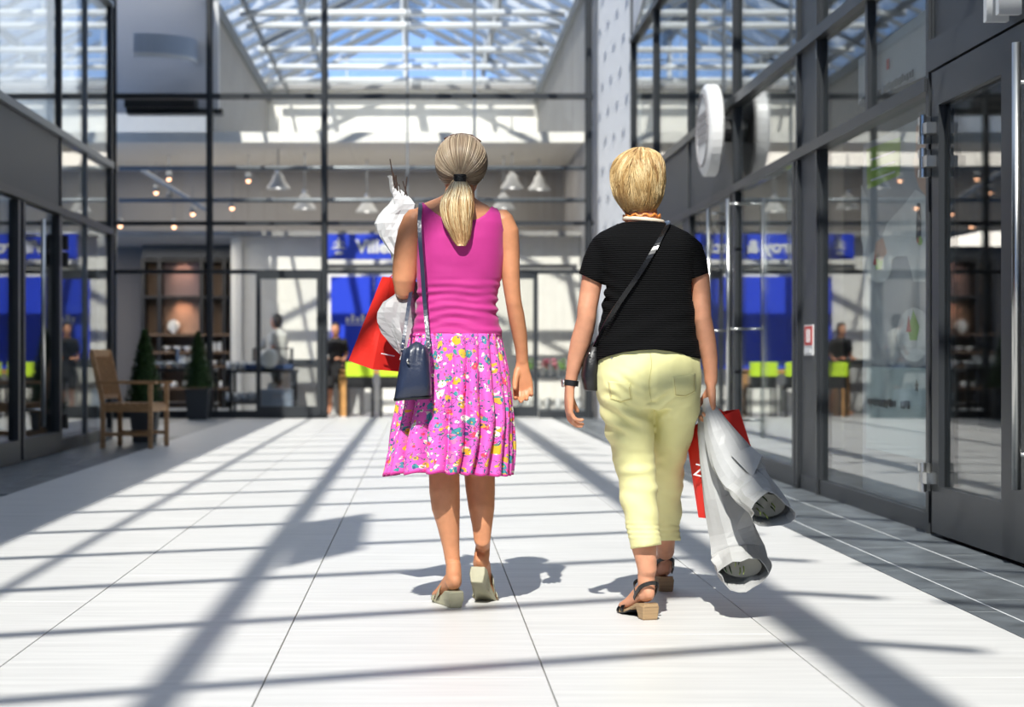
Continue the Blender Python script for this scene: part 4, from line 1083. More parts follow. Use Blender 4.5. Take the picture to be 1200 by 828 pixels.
for i in range(620):
    a = rr.uniform(0, 6.283); side = ax1*math.cos(a)+ax2*math.sin(a)
    lim = 2.40 if side.z > .25 else (1.4+(side.z+.3)*1.1 if side.z > -.3 else .68+(side.z+1)*.95); lim = max(.58, lim)
    pts = []; k0 = rr.uniform(.995, 1.022); dv = rr.uniform(-.05, .05)
    for j in range(9):
        q = j/8; t_ = lim*(1-q)+.07*q; s2 = (side+ax2*dv*math.sin(q*3.1)).normalized(); pts.append(surf(td*math.cos(t_)+s2*math.sin(t_), k0))
    H.strand(pts, .0016, rr.choice((.1, .25, .35, .4, .5, .6, .72)))
H.build('hair', HM1, w1)
P2 = Hair(); HM2 = strand_mat('sunlit_ponytail', [(.28, .13, .05), (.50, .30, .13), (.78, .62, .36), (.90, .80, .58)], .4)  # paler tones than the cap, sunlight on the tail put into the colour
pc = [(209, 538.8, 5.5, .016), (214, 538, 9, .026), (221, 538.5, 13, .030), (232, 536, 17, .032), (244, 535.5, 18, .032), (256, 536, 16.5, .030), (266, 537.5, 14.5, .026), (275, 539.5, 11.8, .02), (283, 540.5, 8.5, .014), (288, 540.5, 5.5, .008)]
def pon(q, u, v):
    y = 209+79*q; cx = interp(y, [(r[0], r[1]) for r in pc]); hw = interp(y, [(r[0], r[2]) for r in pc]); ry = interp(y, [(r[0], r[3]) for r in pc])
    D = D1-.073-.045*min(1, q*4)-.012*q-(.008 if q > .3 else 0)
    p = W(cx, y, D); return p+Vector((u*hw*D/FPX, v*ry, 0))
pr_ = [[pon(j/24, math.cos(a)*.93, math.sin(a)*.9) for a in [k*2*math.pi/40 for k in range(40)]] for j in range(25)]
P2.shell(pr_, lambda p: .35+.2*noise.noise(Vector((p.x*200, p.y*60, p.z*14))))
for i in range(520):
    a = rr.uniform(math.pi, 2*math.pi) if rr.random() < .75 else rr.uniform(0, math.pi); r0 = rr.uniform(.85, 1.06); e = rr.uniform(.72, 1.0); s0 = rr.uniform(0, .25) if rr.random() < .3 else 0
    wob = rr.uniform(-.18, .18); ph = rr.uniform(0, 6)
    pts = [pon(s0+(e-s0)*j/12, math.cos(a)*r0+wob*math.sin(j*.5+ph)*.5, math.sin(a)*r0) for j in range(13)]
    tn = rr.choice((.12, .3, .5, .68, .85, 1.0, 1.0)); P2.strand(pts, .0017, tn, tn*.35 if e > .85 else tn*.6)
P2.build('ponytail', HM2, w1)
tb = B()
for k in range(4):
    tb.tube([tie+Vector((.020*math.cos(a), .018*math.sin(a)-.018, (k-1.5)*.0068-.001)) for a in [i*2*math.pi/16 for i in range(17)]], .0042, 6)
tb.build('hair_tie', M_['black'], w1, smooth=True, label='black coiled hair tie')
for sx in (-1, 1): B().ball(pt1(sx*.080, -.004, -.042), .0055, .0055, .007, 10, 6).build('earring', M_['steel'], w1, smooth=True)
# hair clip / sunglasses ends on top of the head
sgl = B(); sgl.tube([W(521, 163, D1+.05), W(530, 158.5, D1+.07), W(541, 157, D1+.08), W(553, 159, D1+.07), W(563, 166, D1+.045)], .0045, 8)
sgl.build('sunglasses', mat('brown_acetate', (.09, .035, .02), .25), w1, smooth=True)

# wedge mules
SAGE = mat('sage_suede', (.37, .36, .25), .8, var=.06); SAGE2 = mat('sage_wedge', (.40, .385, .27), .6, var=.05, vscale=40)
def wedge(M, parent, h):
    t = [(0.0, .027, h, 0), (.03, .031, h, 0), (.07, .029, h*.92, 0), (.11, .030, h*.62, .0), (.15, .037, h*.30+.004, 0), (.19, .042, .013, 0), (.225, .037, .012, 0), (.248, .020, .011, .002)]
    b = B(); rings = []
    for y, w, z1, z0 in t:
        rings.append([M @ Vector((x*w*(.80 if (zz == z0 and y < .08) else 1), y+(.012 if (zz == z0 and y < .02) else 0), zz)) for x, zz in ((-1, z0), (1, z0), (1.04, (z0+z1)/2), (1, z1), (-1, z1), (-1.04, (z0+z1)/2))])
    b.loft(rings); b.build('wedge_sole', SAGE2, parent, bevel=.006)
def strap_band(M, parent, y0, y1, r, zc, wid, name, m, lift=.0, h=0):
    b = B(); rings = []
    for y in (y0, y1):
        k = (y-y0)/(y1-y0); rr_ = []
        for sgn in (0, 1):
            pts = []
            for i in range(13):
                a = math.pi*i/12; R = 1+.07*sgn; pts.append(M @ Vector((math.cos(a)*wid*R, y, zc(y)+math.sin(a)*r(y)*R)))
            rr_ += pts if sgn == 0 else list(reversed(pts))
        rings.append(rr_)
    b.loft(rings); return b.build(name, m, parent, smooth=False)
for M, nm in ((ML1, 'left'), (MR1, 'right')):
    shoe = bpy.data.objects.new('sandal', None); COL.objects.link(shoe); shoe.parent = w1; shoe.location = Vector((0, 0, 0))
    wedge(M, shoe, .062)
    strap_band(M, shoe, .105, .150, lambda y: .058-.25*(y-.10), lambda y: max(.012, .040-.55*(y-.10)), .040, 'strap', SAGE)
    strap_band(M, shoe, .165, .190, lambda y: .036, lambda y: .010, .046, 'strap', SAGE)

# navy bucket bag on long straps
NAVY = mat('navy_leather', (.018, .026, .055), .32, var=.1, bump=.15, bscale=90, spec=.6)
bg1 = thing('shoulder_bag', W(484, 440, 6.42), 'navy leather bucket bag hanging at the left hip of the ponytail woman', 'handbag')
Db = 6.42
b = B(); rings = []
for py, l, r, ry, dz in ((467, 462, 504, .040, 4), (465, 461.5, 505.8, .050, 3), (450, 464, 505.5, .052, 0), (430, 467.5, 504.5, .046, 0), (415, 470.5, 503.3, .034, 0), (408, 472, 502.5, .026, 0)):
    a, c = W(l, py, Db), W(r, py, Db); ring = ell((a+c)/2, XA, YA, (c-a).length/2, ry, 3.2, 40)
    for p in ring: p.z -= (((r+l)/2-CX-FPX*p.x/p.y)*-.0)+0
    for p in ring:
        fx = (p.x-a.x)/(c.x-a.x); p.z += (fx-.5)*.020*(1 if py > 445 else .3)
        if py < 420: p.z += .030*max(0, 1-abs(fx-.55)*3.2)*(1 if py < 410 else .4); p.y += .01*math.sin(fx*14)
        p.y += .004*noise.noise(p*22)
    rings.append(ring)
b.loft(rings); bag_o = b.build('bag_body', NAVY, bg1, smooth=True, bevel=0)
b = B(); b.loft([[p+Vector((0, 0, dz)) for p in ell((W(462, 466, Db)+W(505.5, 462, Db))/2, Vector((1, 0, .05)), YA, 22.4*Db/FPX, .052, 3.2, 40)] for dz in (-.012, -.004)]); b.build('base_piping', M_['black'], bg1)
st1 = [W(502, 412, Db-.005), W(501.3, 396, 6.45), W(499, 370, 6.49), W(496.5, 340, 6.50), W(494.5, 310, 6.49), W(492.5, 285, 6.485), W(491.5, 262, 6.50), W(492, 250, 6.53), W(492.6, 243, 6.56), W(493, 238.5, 6.60), W(493, 239, 6.66)]
def ribbon(pts, w, t, name, m, parent, side=None):
    b = B(); rings = []
    pts2 = []
    for i in range(len(pts)-1):
        p0, p1, p2, p3 = pts[max(i-1, 0)], pts[i], pts[i+1], pts[min(i+2, len(pts)-1)]
        for k in range(4):
            q = k/4; pts2.append(.5*((2*p1)+(-p0+p2)*q+(2*p0-5*p1+4*p2-p3)*q*q+(-p0+3*p1-3*p2+p3)*q**3))
    pts2.append(pts[-1])
    for i, p in enumerate(pts2):
        t_ = (pts2[min(i+1, len(pts2)-1)]-pts2[max(i-1, 0)]).normalized(); s_ = side(i/(len(pts2)-1)) if side else XA
        u = (s_-t_*s_.dot(t_)).normalized(); v = t_.cross(u); rings.append([p+u*w/2*a+v*t/2*c for a, c in ((-1, -1), (1, -1), (1, 1), (-1, 1))])
    b.loft(rings); return b.build(name, m, parent)
ribbon(st1, .0145, .004, 'strap', NAVY, bg1)
st2 = [W(471.5, 412, Db-.005), W(473, 398, 6.46), W(476.5, 375, 6.50), W(479.5, 354, 6.55), W(482, 340, 6.62), W(486, 325, 6.70)]
ribbon(st2, .013, .004, 'strap', NAVY, bg1)
for p in (W(501.8, 404, Db-.01), W(472, 406, Db-.01)):
    B().tube([p+Vector((.008*math.cos(a), 0, .011*math.sin(a))) for a in [i*2*math.pi/12 for i in range(13)]], .0022, 6).build('buckle', M_['steel'], bg1, smooth=True)
B().tube([W(478, 420, Db-.052), W(477, 423, Db-.055), W(479, 426, Db-.054)], .004, 8).build('clasp', M_['steel'], bg1, smooth=True)

# red paper bag on her left arm
rb = thing('paper_bag', W(440, 380, 6.62), 'red paper carrier bag swinging at the left of the ponytail woman', 'shopping bag')
c8 = [W(408.5, 422.5, 6.80), W(436.5, 432.5, 6.70), W(476, 436, 6.82), W(450, 428, 6.92), W(448, 324, 6.84), W(458, 325, 6.78), W(489, 333, 6.86), W(479, 330, 6.92)]
b = B()
def quadgrid(b, p00, p10, p11, p01, nx, ny, fn):
    V = [[b.bm.verts.new(fn((p00.lerp(p10, i/nx)).lerp(p01.lerp(p11, i/nx), j/ny), i/nx, j/ny)) for i in range(nx+1)] for j in range(ny+1)]
    for j in range(ny):
        for i in range(nx): b.bm.faces.new((V[j][i], V[j][i+1], V[j+1][i+1], V[j+1][i]))
def cr(p, u, v):
    e = min(u, 1-u, v, 1-v)*4; e = min(1, e)
    return p+Vector((0, -1, 0))*(.006*e*noise.noise(p*14)+(.010*(1-abs(v-.33)*6) if abs(v-.33) < .166 else 0)*e)
quadgrid(b, c8[0], c8[1], c8[5], c8[4], 8, 20, cr); quadgrid(b, c8[1], c8[2], c8[6], c8[5], 12, 20, cr)
quadgrid(b, c8[3], c8[2], c8[6], c8[7], 6, 8, lambda p, u, v: p); quadgrid(b, c8[0], c8[3], c8[7], c8[4], 6, 8, lambda p, u, v: p); quadgrid(b, c8[0], c8[1], c8[2], c8[3], 4, 4, lambda p, u, v: p)
bmesh.ops.remove_doubles(b.bm, verts=b.bm.verts, dist=.0005)
o = b.build('bag_body', M_['red'], rb); s = o.modifiers.new('s', 'SOLIDIFY'); s.thickness = .001
b = B(); b.tube([W(455, 327, 6.81), W(462, 320, 6.80), W(468, 329, 6.84)], .0025, 6); b.build('handle', M_['red'], rb, smooth=True)
B().bar(W(447, 414, 6.70), W(462, 417, 6.74), .004, .004).build('printed_line', M_['white'], rb)

# paper-wrapped twigs in the crook of her arm
PAPER = mat('grey_white_paper', (.60, .60, .60), .55, var=.05, vscale=20, bump=.05, bscale=60)
def wrap(b, rows, ns=18, cr_=.012, seed=0, n=2.0, fold=3):
    rings = []
    N = len(rows)
    dense = []
    for i in range(N-1):
        for k in range(2):
            q = k/2; dense.append([rows[i][j]*(1-q)+rows[i+1][j]*q for j in range(len(rows[0]))])
    dense.append(list(rows[-1]))
    for py, l, r, ry, D in dense:
        a, c = W(l, py, D), W(r, py, D); ring = ell((a+c)/2, XA, YA, (c-a).length/2, ry, n, ns)
        ce = (a+c)/2
        for i, p in enumerate(ring):
            nn = (p-ce); nn.z = 0; nn.normalize(); an = 2*math.pi*i/ns
            f = noise.noise(Vector((math.cos(an)*1.4+seed, math.sin(an)*1.4, py*.035)))
            f = math.copysign(abs(f)**.7, f); k_ = abs(math.sin(an*fold+seed+py*.02))
            p += nn*(cr_*f-cr_*.5*k_)
        rings.append(ring)
    b.loft(rings, cap=False)
tw = thing('wrapped_twigs', W(468, 300, 6.8), 'bunch of dark twigs in crumpled pale paper held by the ponytail woman', 'bouquet')
b = B(); wrap(b, [(322, 466, 486, .03, 6.84), (305, 459, 485, .04, 6.85), (292, 451, 484, .045, 6.86), (278, 443, 482, .05, 6.87), (262, 440.5, 483, .05, 6.87), (252, 446, 485, .045, 6.88), (240, 455, 485.5, .04, 6.88), (228, 456, 479, .035, 6.88), (217, 456.5, 469, .03, 6.88), (206, 456, 460, .02, 6.88)], cr_=.024, seed=3, fold=2)
o = b.build('upper_wrap', PAPER, tw); s = o.modifiers.new('s', 'SOLIDIFY'); s.thickness = .0012
b = B(); wrap(b, [(330, 474, 492, .02, 6.69), (345, 462, 491, .03, 6.67), (354, 450, 490, .04, 6.66), (366, 445, 489, .042, 6.65), (378, 443.5, 488, .042, 6.65), (390, 449, 486, .04, 6.65), (402, 458, 483, .034, 6.65), (412, 465, 480, .025, 6.65), (421, 471, 476, .01, 6.65)], cr_=.024, seed=8, fold=2)
o = b.build('lower_wrap', mat('grey_lower_paper', (.42, .41, .41), .35, var=.05), tw); s = o.modifiers.new('s', 'SOLIDIFY'); s.thickness = .0012  # lower wrap in a darker grey than the upper one
TW = mat('dark_bark', (.05, .028, .02), .7)
for a, c, r in (((464, 250), (457, 186), .0035), ((461, 225), (464, 205), .004), ((468, 240), (467.5, 216), .0028), ((469, 245), (477, 207), .0032), ((478, 245), (472, 212), .003), ((466, 228), (460, 202), .0045)):
    p, q = W(*a, 6.86), W(*c, 6.85); m_ = (p+q)/2+Vector((.006, 0, 0)); B().tube([p, m_, q], [r, r*.9, r*.7], 6).build('twig', TW, tw)

# ------------------------------------------------------------------ WOMAN IN BLACK AND YELLOW
D2 = 6.32
w2 = thing('person', (.80, D2, 0), 'short-haired blonde woman in a ribbed black top and pale yellow cropped trousers, walking away', 'person')
bb = B()
t2_ = [(460, 703, 816, .14), (430, 702, 816, .13), (400, 704, 812, .12), (375, 709, 809, .112), (350, 710, 807, .112), (325, 708, 808, .118), (300, 705, 811, .118), (285, 701, 811, .105), (276, 708, 803, .085), (270, 716, 794, .072), (265, 725, 783, .064), (258, 733, 774, .058)]
trunk(bb, t2_, D2, grow=-.006)
limb(bb, [(W(753, 268, D2-.005), .064, .060), (W(752, 255, D2), .058, .058), (W(750, 240, D2+.02), .056, .060), (W(748, 225, D2+.03), .056, .062)], 20)
hc2 = W(747, 212.5, D2+.035)
pt2 = head(bb, hc2, D2, .96, .12)
limb(bb, [(W(704, 292, D2), .043, .046), (W(698, 310, D2), .041, .045), (W(694.5, 325, D2), .0375, .042), (W(691, 345, D2), .0365, .040), (W(688, 362, D2-.01), .035, .037), (W(687.5, 372, D2-.01), .034, .036), (W(685, 384, D2), .0355, .037),
          (W(680.5, 400, D2+.015), .0365, .036), (W(675, 420, D2+.03), .031, .031), (W(670.5, 438, D2+.04), .0225, .025), (W(668.5, 450, D2+.045), .0215, .023)], 20)
hand(bb, W(667.5, 456, D2+.045), (-.02, .12, -1), (1, .12, -.05), (.05, .95, 0), L=.165, curls=[(.25, .5, .4), (.35, .6, .5), (.42, .65, .5), (.5, .7, .5)], thumb=.45, thumb_n=.40)
limb(bb, [(W(808, 294, D2), .036, .040), (W(814, 308, D2), .036, .040), (W(819.5, 325, D2), .036, .041), (W(821, 345, D2), .035, .039), (W(822, 362, D2-.01), .0335, .036), (W(822.5, 372, D2-.01), .0335, .035), (W(825, 384, D2), .034, .036),
          (W(828, 400, D2+.01), .034, .035), (W(831.5, 420, D2+.015), .029, .030), (W(833, 438, D2+.02), .024, .025), (W(833, 448, D2+.02), .0225, .023)], 20)
hand(bb, W(833, 453, D2+.02), (.05, -.02, -1), (-1, .05, -.1), (-.1, .9, 0), L=.165, curls=[(.35, 1.25, 1.0), (.3, 1.25, 1.0), (.28, 1.2, 1.0), (.3, 1.2, 1.0)], thumb=.35, thumb_n=.7)
ML2 = foot_frame(763, 6.26, 0, .27); MR2 = foot_frame(781, 7.02, 0, .05)
kL = foot(bb, ML2, .058, 1.0, 1); kR = foot(bb, MR2, .058, 1.0, -1)
limb(bb, [(W(734, 470, D2), .07, .08), (W(745, 560, D2), .055, .06), (W(752, 620, D2-.01), .047, .05), (W(755, 642, D2-.02), .044, .046), (W(757, 655, D2-.025), .038, .042), (W(758.5, 668, D2-.025), .0335, .038), (kL[0], .0300, .035), (kL[1], .0305, .038), (kL[2], .030, .036)], 22)
limb(bb, [(W(790, 470, D2+.02), .06, .07), (W(783.5, 530, D2+.18), .042, .042), (W(781, 560, D2+.30), .038, .038), (W(780, 590, D2+.42), .036, .036), (W(779, 630, D2+.58), .040, .044), (W(780, 645, D2+.66), .034, .038), (kR[0], .030, .035), (kR[1], .0305, .038), (kR[2], .030, .036)], 22)
body2 = finish(remesh_bm(bb.bm, .0042, 3), 'body', SKIN2, w2)
face_details(body2, pt2, .96)

# yellow trousers
YEL = mat('lemon_cotton_twill', (.80, .76, .36), .8, var=.03, vscale=10, bump=.06, bscale=500, sheen=.1)
bt_ = B(); trunk(bt_, [(404, 705, 815, .130), (423, 699.5, 820, .142, -.002), (440, 697.5, 820.5, .152, -.006), (455, 698.5, 820.5, .155, -.008), (468, 700.5, 819.5, .145), (478, 704, 818, .12)], D2, n=2.4)
limb(bt_, [(W(731, 458, D2-.02), .092, .12), (W(734, 476, D2-.01), .092, .118), (W(738, 500, D2), .083, .10), (W(744, 536, D2+.005), .0735, .086), (W(747, 560, D2), .0685, .078), (W(749, 584, D2-.01), .0665, .074), (W(752, 612, D2-.02), .0625, .070), (W(755.5, 636, D2-.03), .0560, .062), (W(756, 650, D2-.03), .0555, .062)], 28)
limb(bt_, [(W(790, 458, D2-.01), .092, .12), (W(792, 476, D2+.02), .084, .115), (W(787, 500, D2+.08), .078, .10), (W(783.5, 530, D2+.18), .067, .084), (W(781, 560, D2+.30), .061, .074), (W(780, 590, D2+.42), .060, .068), (W(780, 620, D2+.54), .053, .062), (W(780.5, 640, D2+.62), .050, .06)], 28)
tr_me = remesh_bm(bt_.bm, .0055, 4)
def keep_tr(x, y, co):
    cutL = 640.5-.14*(x-756); cutR = 633
    isL = co.y < D2+.28
    return (y-(cutL if isL else cutR))*.003
cut(tr_me, keep_tr)
def wr2(co, n):
    x, y = px_of(co); f = 0
    g = max(0, min(1, (y-470)/40))
    f += .0095*g*noise.noise(Vector((co.x*8, co.y*5, co.z*17+co.x*10)))
    # diagonal drag folds under the seat of the left leg
    a = max(0, 1-abs(y-492)/40)*max(0, 1-abs(x-728)/42); f += .0115*a*math.sin((y-.62*(x-700))*.33+2*noise.noise(co*9))
    a = max(0, 1-abs(y-455)/26)*max(0, 1-abs(x-735)/30); f += .0070*a*math.sin((y-.75*(x-700))*.40+noise.noise(co*9))
    a = max(0, 1-abs(y-472)/22)*max(0, 1-abs(x-775)/22); f += .0075*a*math.sin((y+.7*(x-765))*.42)
    a = max(0, 1-abs(y-555)/34); f += .0085*a*noise.noise(Vector((co.x*6+5, co.y*4, co.z*34)))
    a = max(0, 1-abs(y-622)/16); f += .002*a*math.sin(y*1.1)
    if abs(x-763.5) < 7 and y < 474: f -= .010*(1-abs(x-763.5)/7)*max(0, min(1, (y-418)/30))
    f += .0035*noise.noise(co*20)
    return f
displace(tr_me, wr2)
from mathutils.bvhtree import BVHTree
bv = BVHTree.FromPolygons([v.co[:] for v in tr_me.vertices], [p.vertices[:] for p in tr_me.polygons])
tro = finish(tr_me, 'trousers', YEL, w2, solid=.002)
def on_cloth(px, py, off):
    o_ = Vector((0, 0, CAMZ)); d_ = (W(px, py, 5)-o_).normalized(); h_ = bv.ray_cast(o_, d_)
    return (h_[0] if h_[0] is not None else W(px, py, D2-.1))-d_*off
def pocket(c, name):
    b = B(); n = 12; V = []
    for j in range(n+1):
        row = []
        for i in range(n+1):
            u, v = i/n, j/n; x = (c[0][0]*(1-u)+c[1][0]*u)*(1-v)+(c[3][0]*(1-u)+c[2][0]*u)*v; y = (c[0][1]*(1-u)+c[1][1]*u)*(1-v)+(c[3][1]*(1-u)+c[2][1]*u)*v+4*v*(1-abs(2*u-1))
            row.append(b.bm.verts.new(on_cloth(x, y, .0035-.002*(1 if i in (0, n) or j in (0, n) else 0))))
        V.append(row)
    for j in range(n):
        for i in range(n): b.bm.faces.new((V[j+1][i], V[j+1][i+1], V[j][i+1], V[j][i]))
    o = b.build(name, YEL, w2, smooth=True); s = o.modifiers.new('s', 'SOLIDIFY'); s.thickness = .002; s.offset = -1
    for q, e in ((0, .0055), (1, .0055)):
        pts = [(c[0][0]+2, c[0][1]+2), (c[3][0]+2, c[3][1]-1), ((c[3][0]+c[2][0])/2, (c[3][1]+c[2][1])/2+2.5), (c[2][0]-2, c[2][1]-1), (c[1][0]-2, c[1][1]+2)]
    P = []
    for (x0, y0), (x1, y1) in zip(pts, pts[1:]):
        P += [on_cloth(x0+(x1-x0)*k/6, y0+(y1-y0)*k/6, .0045) for k in range(6)]
    B().tube(P, .0009, 4).build('stitching', mat('ochre_thread', (.55, .45, .16), .8), o)
pocket([(788, 441), (815, 437), (816, 459), (790, 464)], 'back_pocket'); pocket([(712, 446), (739, 448), (741, 468), (715, 468)], 'back_pocket')
B().tube([on_cloth(762+1.5*math.sin(k*.4), 414+k*3.1, .0012) for k in range(19)], .0012, 5).build('back_seam', mat('dull_yellow_thread', (.60, .55, .24), .8), w2)  # seam line in a darker yellow than the cloth
B().ball(on_cloth(717, 419.5, .002), .004, .003, .004, 8, 6).build('rivet', M_['steel'], w2)
# ribbed black top
BLK = bpy.data.materials.new('black_rib_knit'); BLK.use_nodes = True; n_ = BLK.node_tree; b_ = n_.nodes['Principled BSDF']; b_.inputs['Base Color'].default_value = (.0045, .0045, .005, 1); b_.inputs['Roughness'].default_value = .9; b_.inputs['Specular IOR Level'].default_value = .12
t_ = n_.nodes.new('ShaderNodeTexCoord'); wv = n_.nodes.new('ShaderNodeTexWave'); wv.bands_direction = 'Z'; wv.inputs['Scale'].default_value = 42; wv.inputs['Distortion'].default_value = .6; wv.inputs['Detail'].default_value = 1
bp_ = n_.nodes.new('ShaderNodeBump'); bp_.inputs['Strength'].default_value = .8; bp_.inputs['Distance'].default_value = .004
n_.links.new(t_.outputs['Object'], wv.inputs[0]); n_.links.new(wv.outputs['Fac'], bp_.inputs['Height']); n_.links.new(bp_.outputs[0], b_.inputs['Normal'])
bt_ = B(); trunk(bt_, [(432, 696, 822, .150), (418, 698, 820.5, .149), (405, 699.5, 818, .142), (390, 702, 816, .134), (375, 705, 814, .127), (350, 707, 811.5, .122), (330, 706, 812, .124), (305, 700, 814, .124), (290, 694, 818, .115), (280, 694, 815, .102), (272, 703, 806, .086), (266, 715, 793, .075), (261, 727, 781, .068), (256, 731, 777, .064)], D2, n=2.3)
limb(bt_, [(W(707, 292, D2), .052, .056), (W(699, 308, D2), .051, .055), (W(693.5, 324, D2), .048, .053), (W(691, 336, D2), .046, .052)], 22)
limb(bt_, [(W(806, 292, D2), .052, .056), (W(812, 308, D2), .051, .055), (W(816, 322, D2), .045, .052), (W(817.5, 334, D2), .043, .050)], 22)
ts = remesh_bm(bt_.bm, .0055, 4)
hemc = [(690, 424), (698, 423.5), (712, 417.5), (730, 412.5), (750, 410), (768, 409.5), (785, 411.5), (800, 414.5), (815, 419), (825, 422)]
def keep_ts(x, y, co):
    h_ = y-interp(x, hemc) if co.y < D2 else y-420
    s1 = (y-(320+(x-678)*.47)) if (x < 709 and y < 352) else -9
    s2 = (y-(327-(x-810)*.37)) if (x > 811 and y < 352) else -9
    nk = (interp(x, [(725, 262), (729, 260.5), (740, 259.3), (755, 258.6), (770, 259.3), (779, 260.5), (783, 262)])-y) if 722 < x < 786 else -9
    return max(h_, s1, s2, nk)*.003
cut(ts, keep_ts)
def wr3(co, n):
    x, y = px_of(co); g = max(0, min(1, (y-330)/40)); f = .0080*g*noise.noise(Vector((co.x*5+1, co.y*4, co.z*26-co.x*7)))
    f += .0030*noise.noise(Vector((co.x*10, co.y*7, co.z*10)))
    a = max(0, 1-abs(x-712)/20)*max(0, 1-abs(y-345)/40); f += .006*a*math.sin((y-.5*x)*.42)
    if y > 398: f += .002
    return f
displace(ts, wr3); finish(ts, 'knit_top', BLK, w2, solid=.003)
# pale collar / scarf edge
cl = B(); NC = 40
cl.tube([W(754, 258.3+2.2*math.cos(2*math.pi*i/NC*1), D2)+Vector((.067*math.cos(2*math.pi*i/NC), .060*math.sin(2*math.pi*i/NC), 0)) for i in range(NC+1)], .008, 8)
cl.build('collar', mat('cream_collar', (.80, .68, .52), .7), w2, smooth=True)
nk = B(); nk.tube([W(752, 253.5, D2+.005)+Vector((.064*math.cos(2*math.pi*i/NC), .066*math.sin(2*math.pi*i/NC), .006*math.sin(i*1.7))) for i in range(NC+1)], .004, 6)
nk.build('necklace', mat('orange_beads', (.80, .28, .06), .4), w2, smooth=True)
B().ball(pt2(-.078, -.002, -.046), .008, .008, .010, 10, 6).build('earring', mat('amber_stud', (.85, .45, .12), .2), w2, smooth=True)
# short layered hair
H = Hair(); HM3 = strand_mat('short_blonde_hair', [(.22, .11, .04), (.45, .27, .10), (.70, .50, .24), (.88, .72, .42)], .4)
hrw = [(172.3, 749, 753, .008, .01), (173.5, 742, 760, .028, .01), (176.5, 735, 767, .045, .008), (181, 727, 773, .072, .006), (189, 720, 776, .094, .004), (200, 716.5, 778, .104, .002), (210, 716, 778.5, .104, 0), (220, 717.5, 777.5, .098, -.004), (229, 720, 776, .086, -.010), (237, 724.5, 773, .070, -.016), (243, 728.5, 769.5, .058, -.018), (249, 734, 765, .044, -.014)]
shell = shell_from_rows(hrw, D2+.0, 34, 60, -.004, 2.1)
for ring in shell:
    for i, p in enumerate(ring):
        if p.y > D2+.085 and p.z > W(0, 194, D2).z: pass
        elif p.y > D2+.075: p.y = D2+.075+(p.y-D2-.075)*.25
        c = W(747, 209, D2); dd = (p-c).normalized(); p += dd*(.004*noise.noise(p*55)+.003*noise.noise(Vector((p.x*90, p.y*40, p.z*25))))
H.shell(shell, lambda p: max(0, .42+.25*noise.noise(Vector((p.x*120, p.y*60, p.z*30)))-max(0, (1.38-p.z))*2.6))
def hs(y, a, k):
    l, r, ry, dy = [interp(y, sorted((q[0], q[j]) for q in hrw)) for j in (1, 2, 3, 4)]
    A_, C3 = W(l, y, D2+dy), W(r, y, D2+dy); c = (A_+C3)/2; return c+Vector((math.cos(a)*((C3-A_).length/2)*k, math.sin(a)*ry*k, 0))
for i in range(3600):
    y = 173+80*rr.random()**.95; a = rr.uniform(math.pi*.95, math.pi*2.05) if rr.random() < .85 else rr.uniform(0, 6.283)
    if math.sin(a) > .6: continue
    ln = rr.uniform(18, 36)*(1 if y < 225 else .7); fl = noise.noise(Vector((math.cos(a)*3.1+4, math.sin(a)*3.1, y*.03))); dr = 1.5*fl+rr.uniform(-.12, .12); k3 = rr.uniform(0, .05)+.05*max(0, noise.noise(Vector((math.cos(a)*5+9, math.sin(a)*5, y*.07)))); pts = []
    for j in range(6):
        q = j/5; yy = min(250-4*abs(math.cos(a*3)), y+ln*q*(.6+.4*q)); pts.append(hs(yy, a+dr*q*(.5), 1.0+k3*math.sin(q*2.6+.3)+(.02*q if y > 235 else 0)))
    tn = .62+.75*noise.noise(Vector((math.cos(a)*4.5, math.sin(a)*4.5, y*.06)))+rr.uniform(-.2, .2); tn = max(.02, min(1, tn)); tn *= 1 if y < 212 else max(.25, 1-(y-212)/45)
    H.strand(pts, .0015, tn, tn*.75)
H.build('hair', HM3, w2)
# watch
wt = bpy.data.objects.new('wristwatch', None); COL.objects.link(wt); wt.parent = w2
wc_ = W(669.3, 448.5, D2+.045)
B().lathe([(.0265, -.010), (.0265, .010), (.0245, .010), (.0245, -.010)], (0, 0, 0), 28, cap=False).xf(Matrix.Translation(wc_) @ Matrix.Rotation(.12, 4, 'Y')).build('watch_strap', M_['black'], wt)
B().tube([wc_+Vector((-.026, -.006, 0)), wc_+Vector((-.033, -.007, 0))], .015, 16).build('watch_case', M_['steel'], wt, smooth=True)
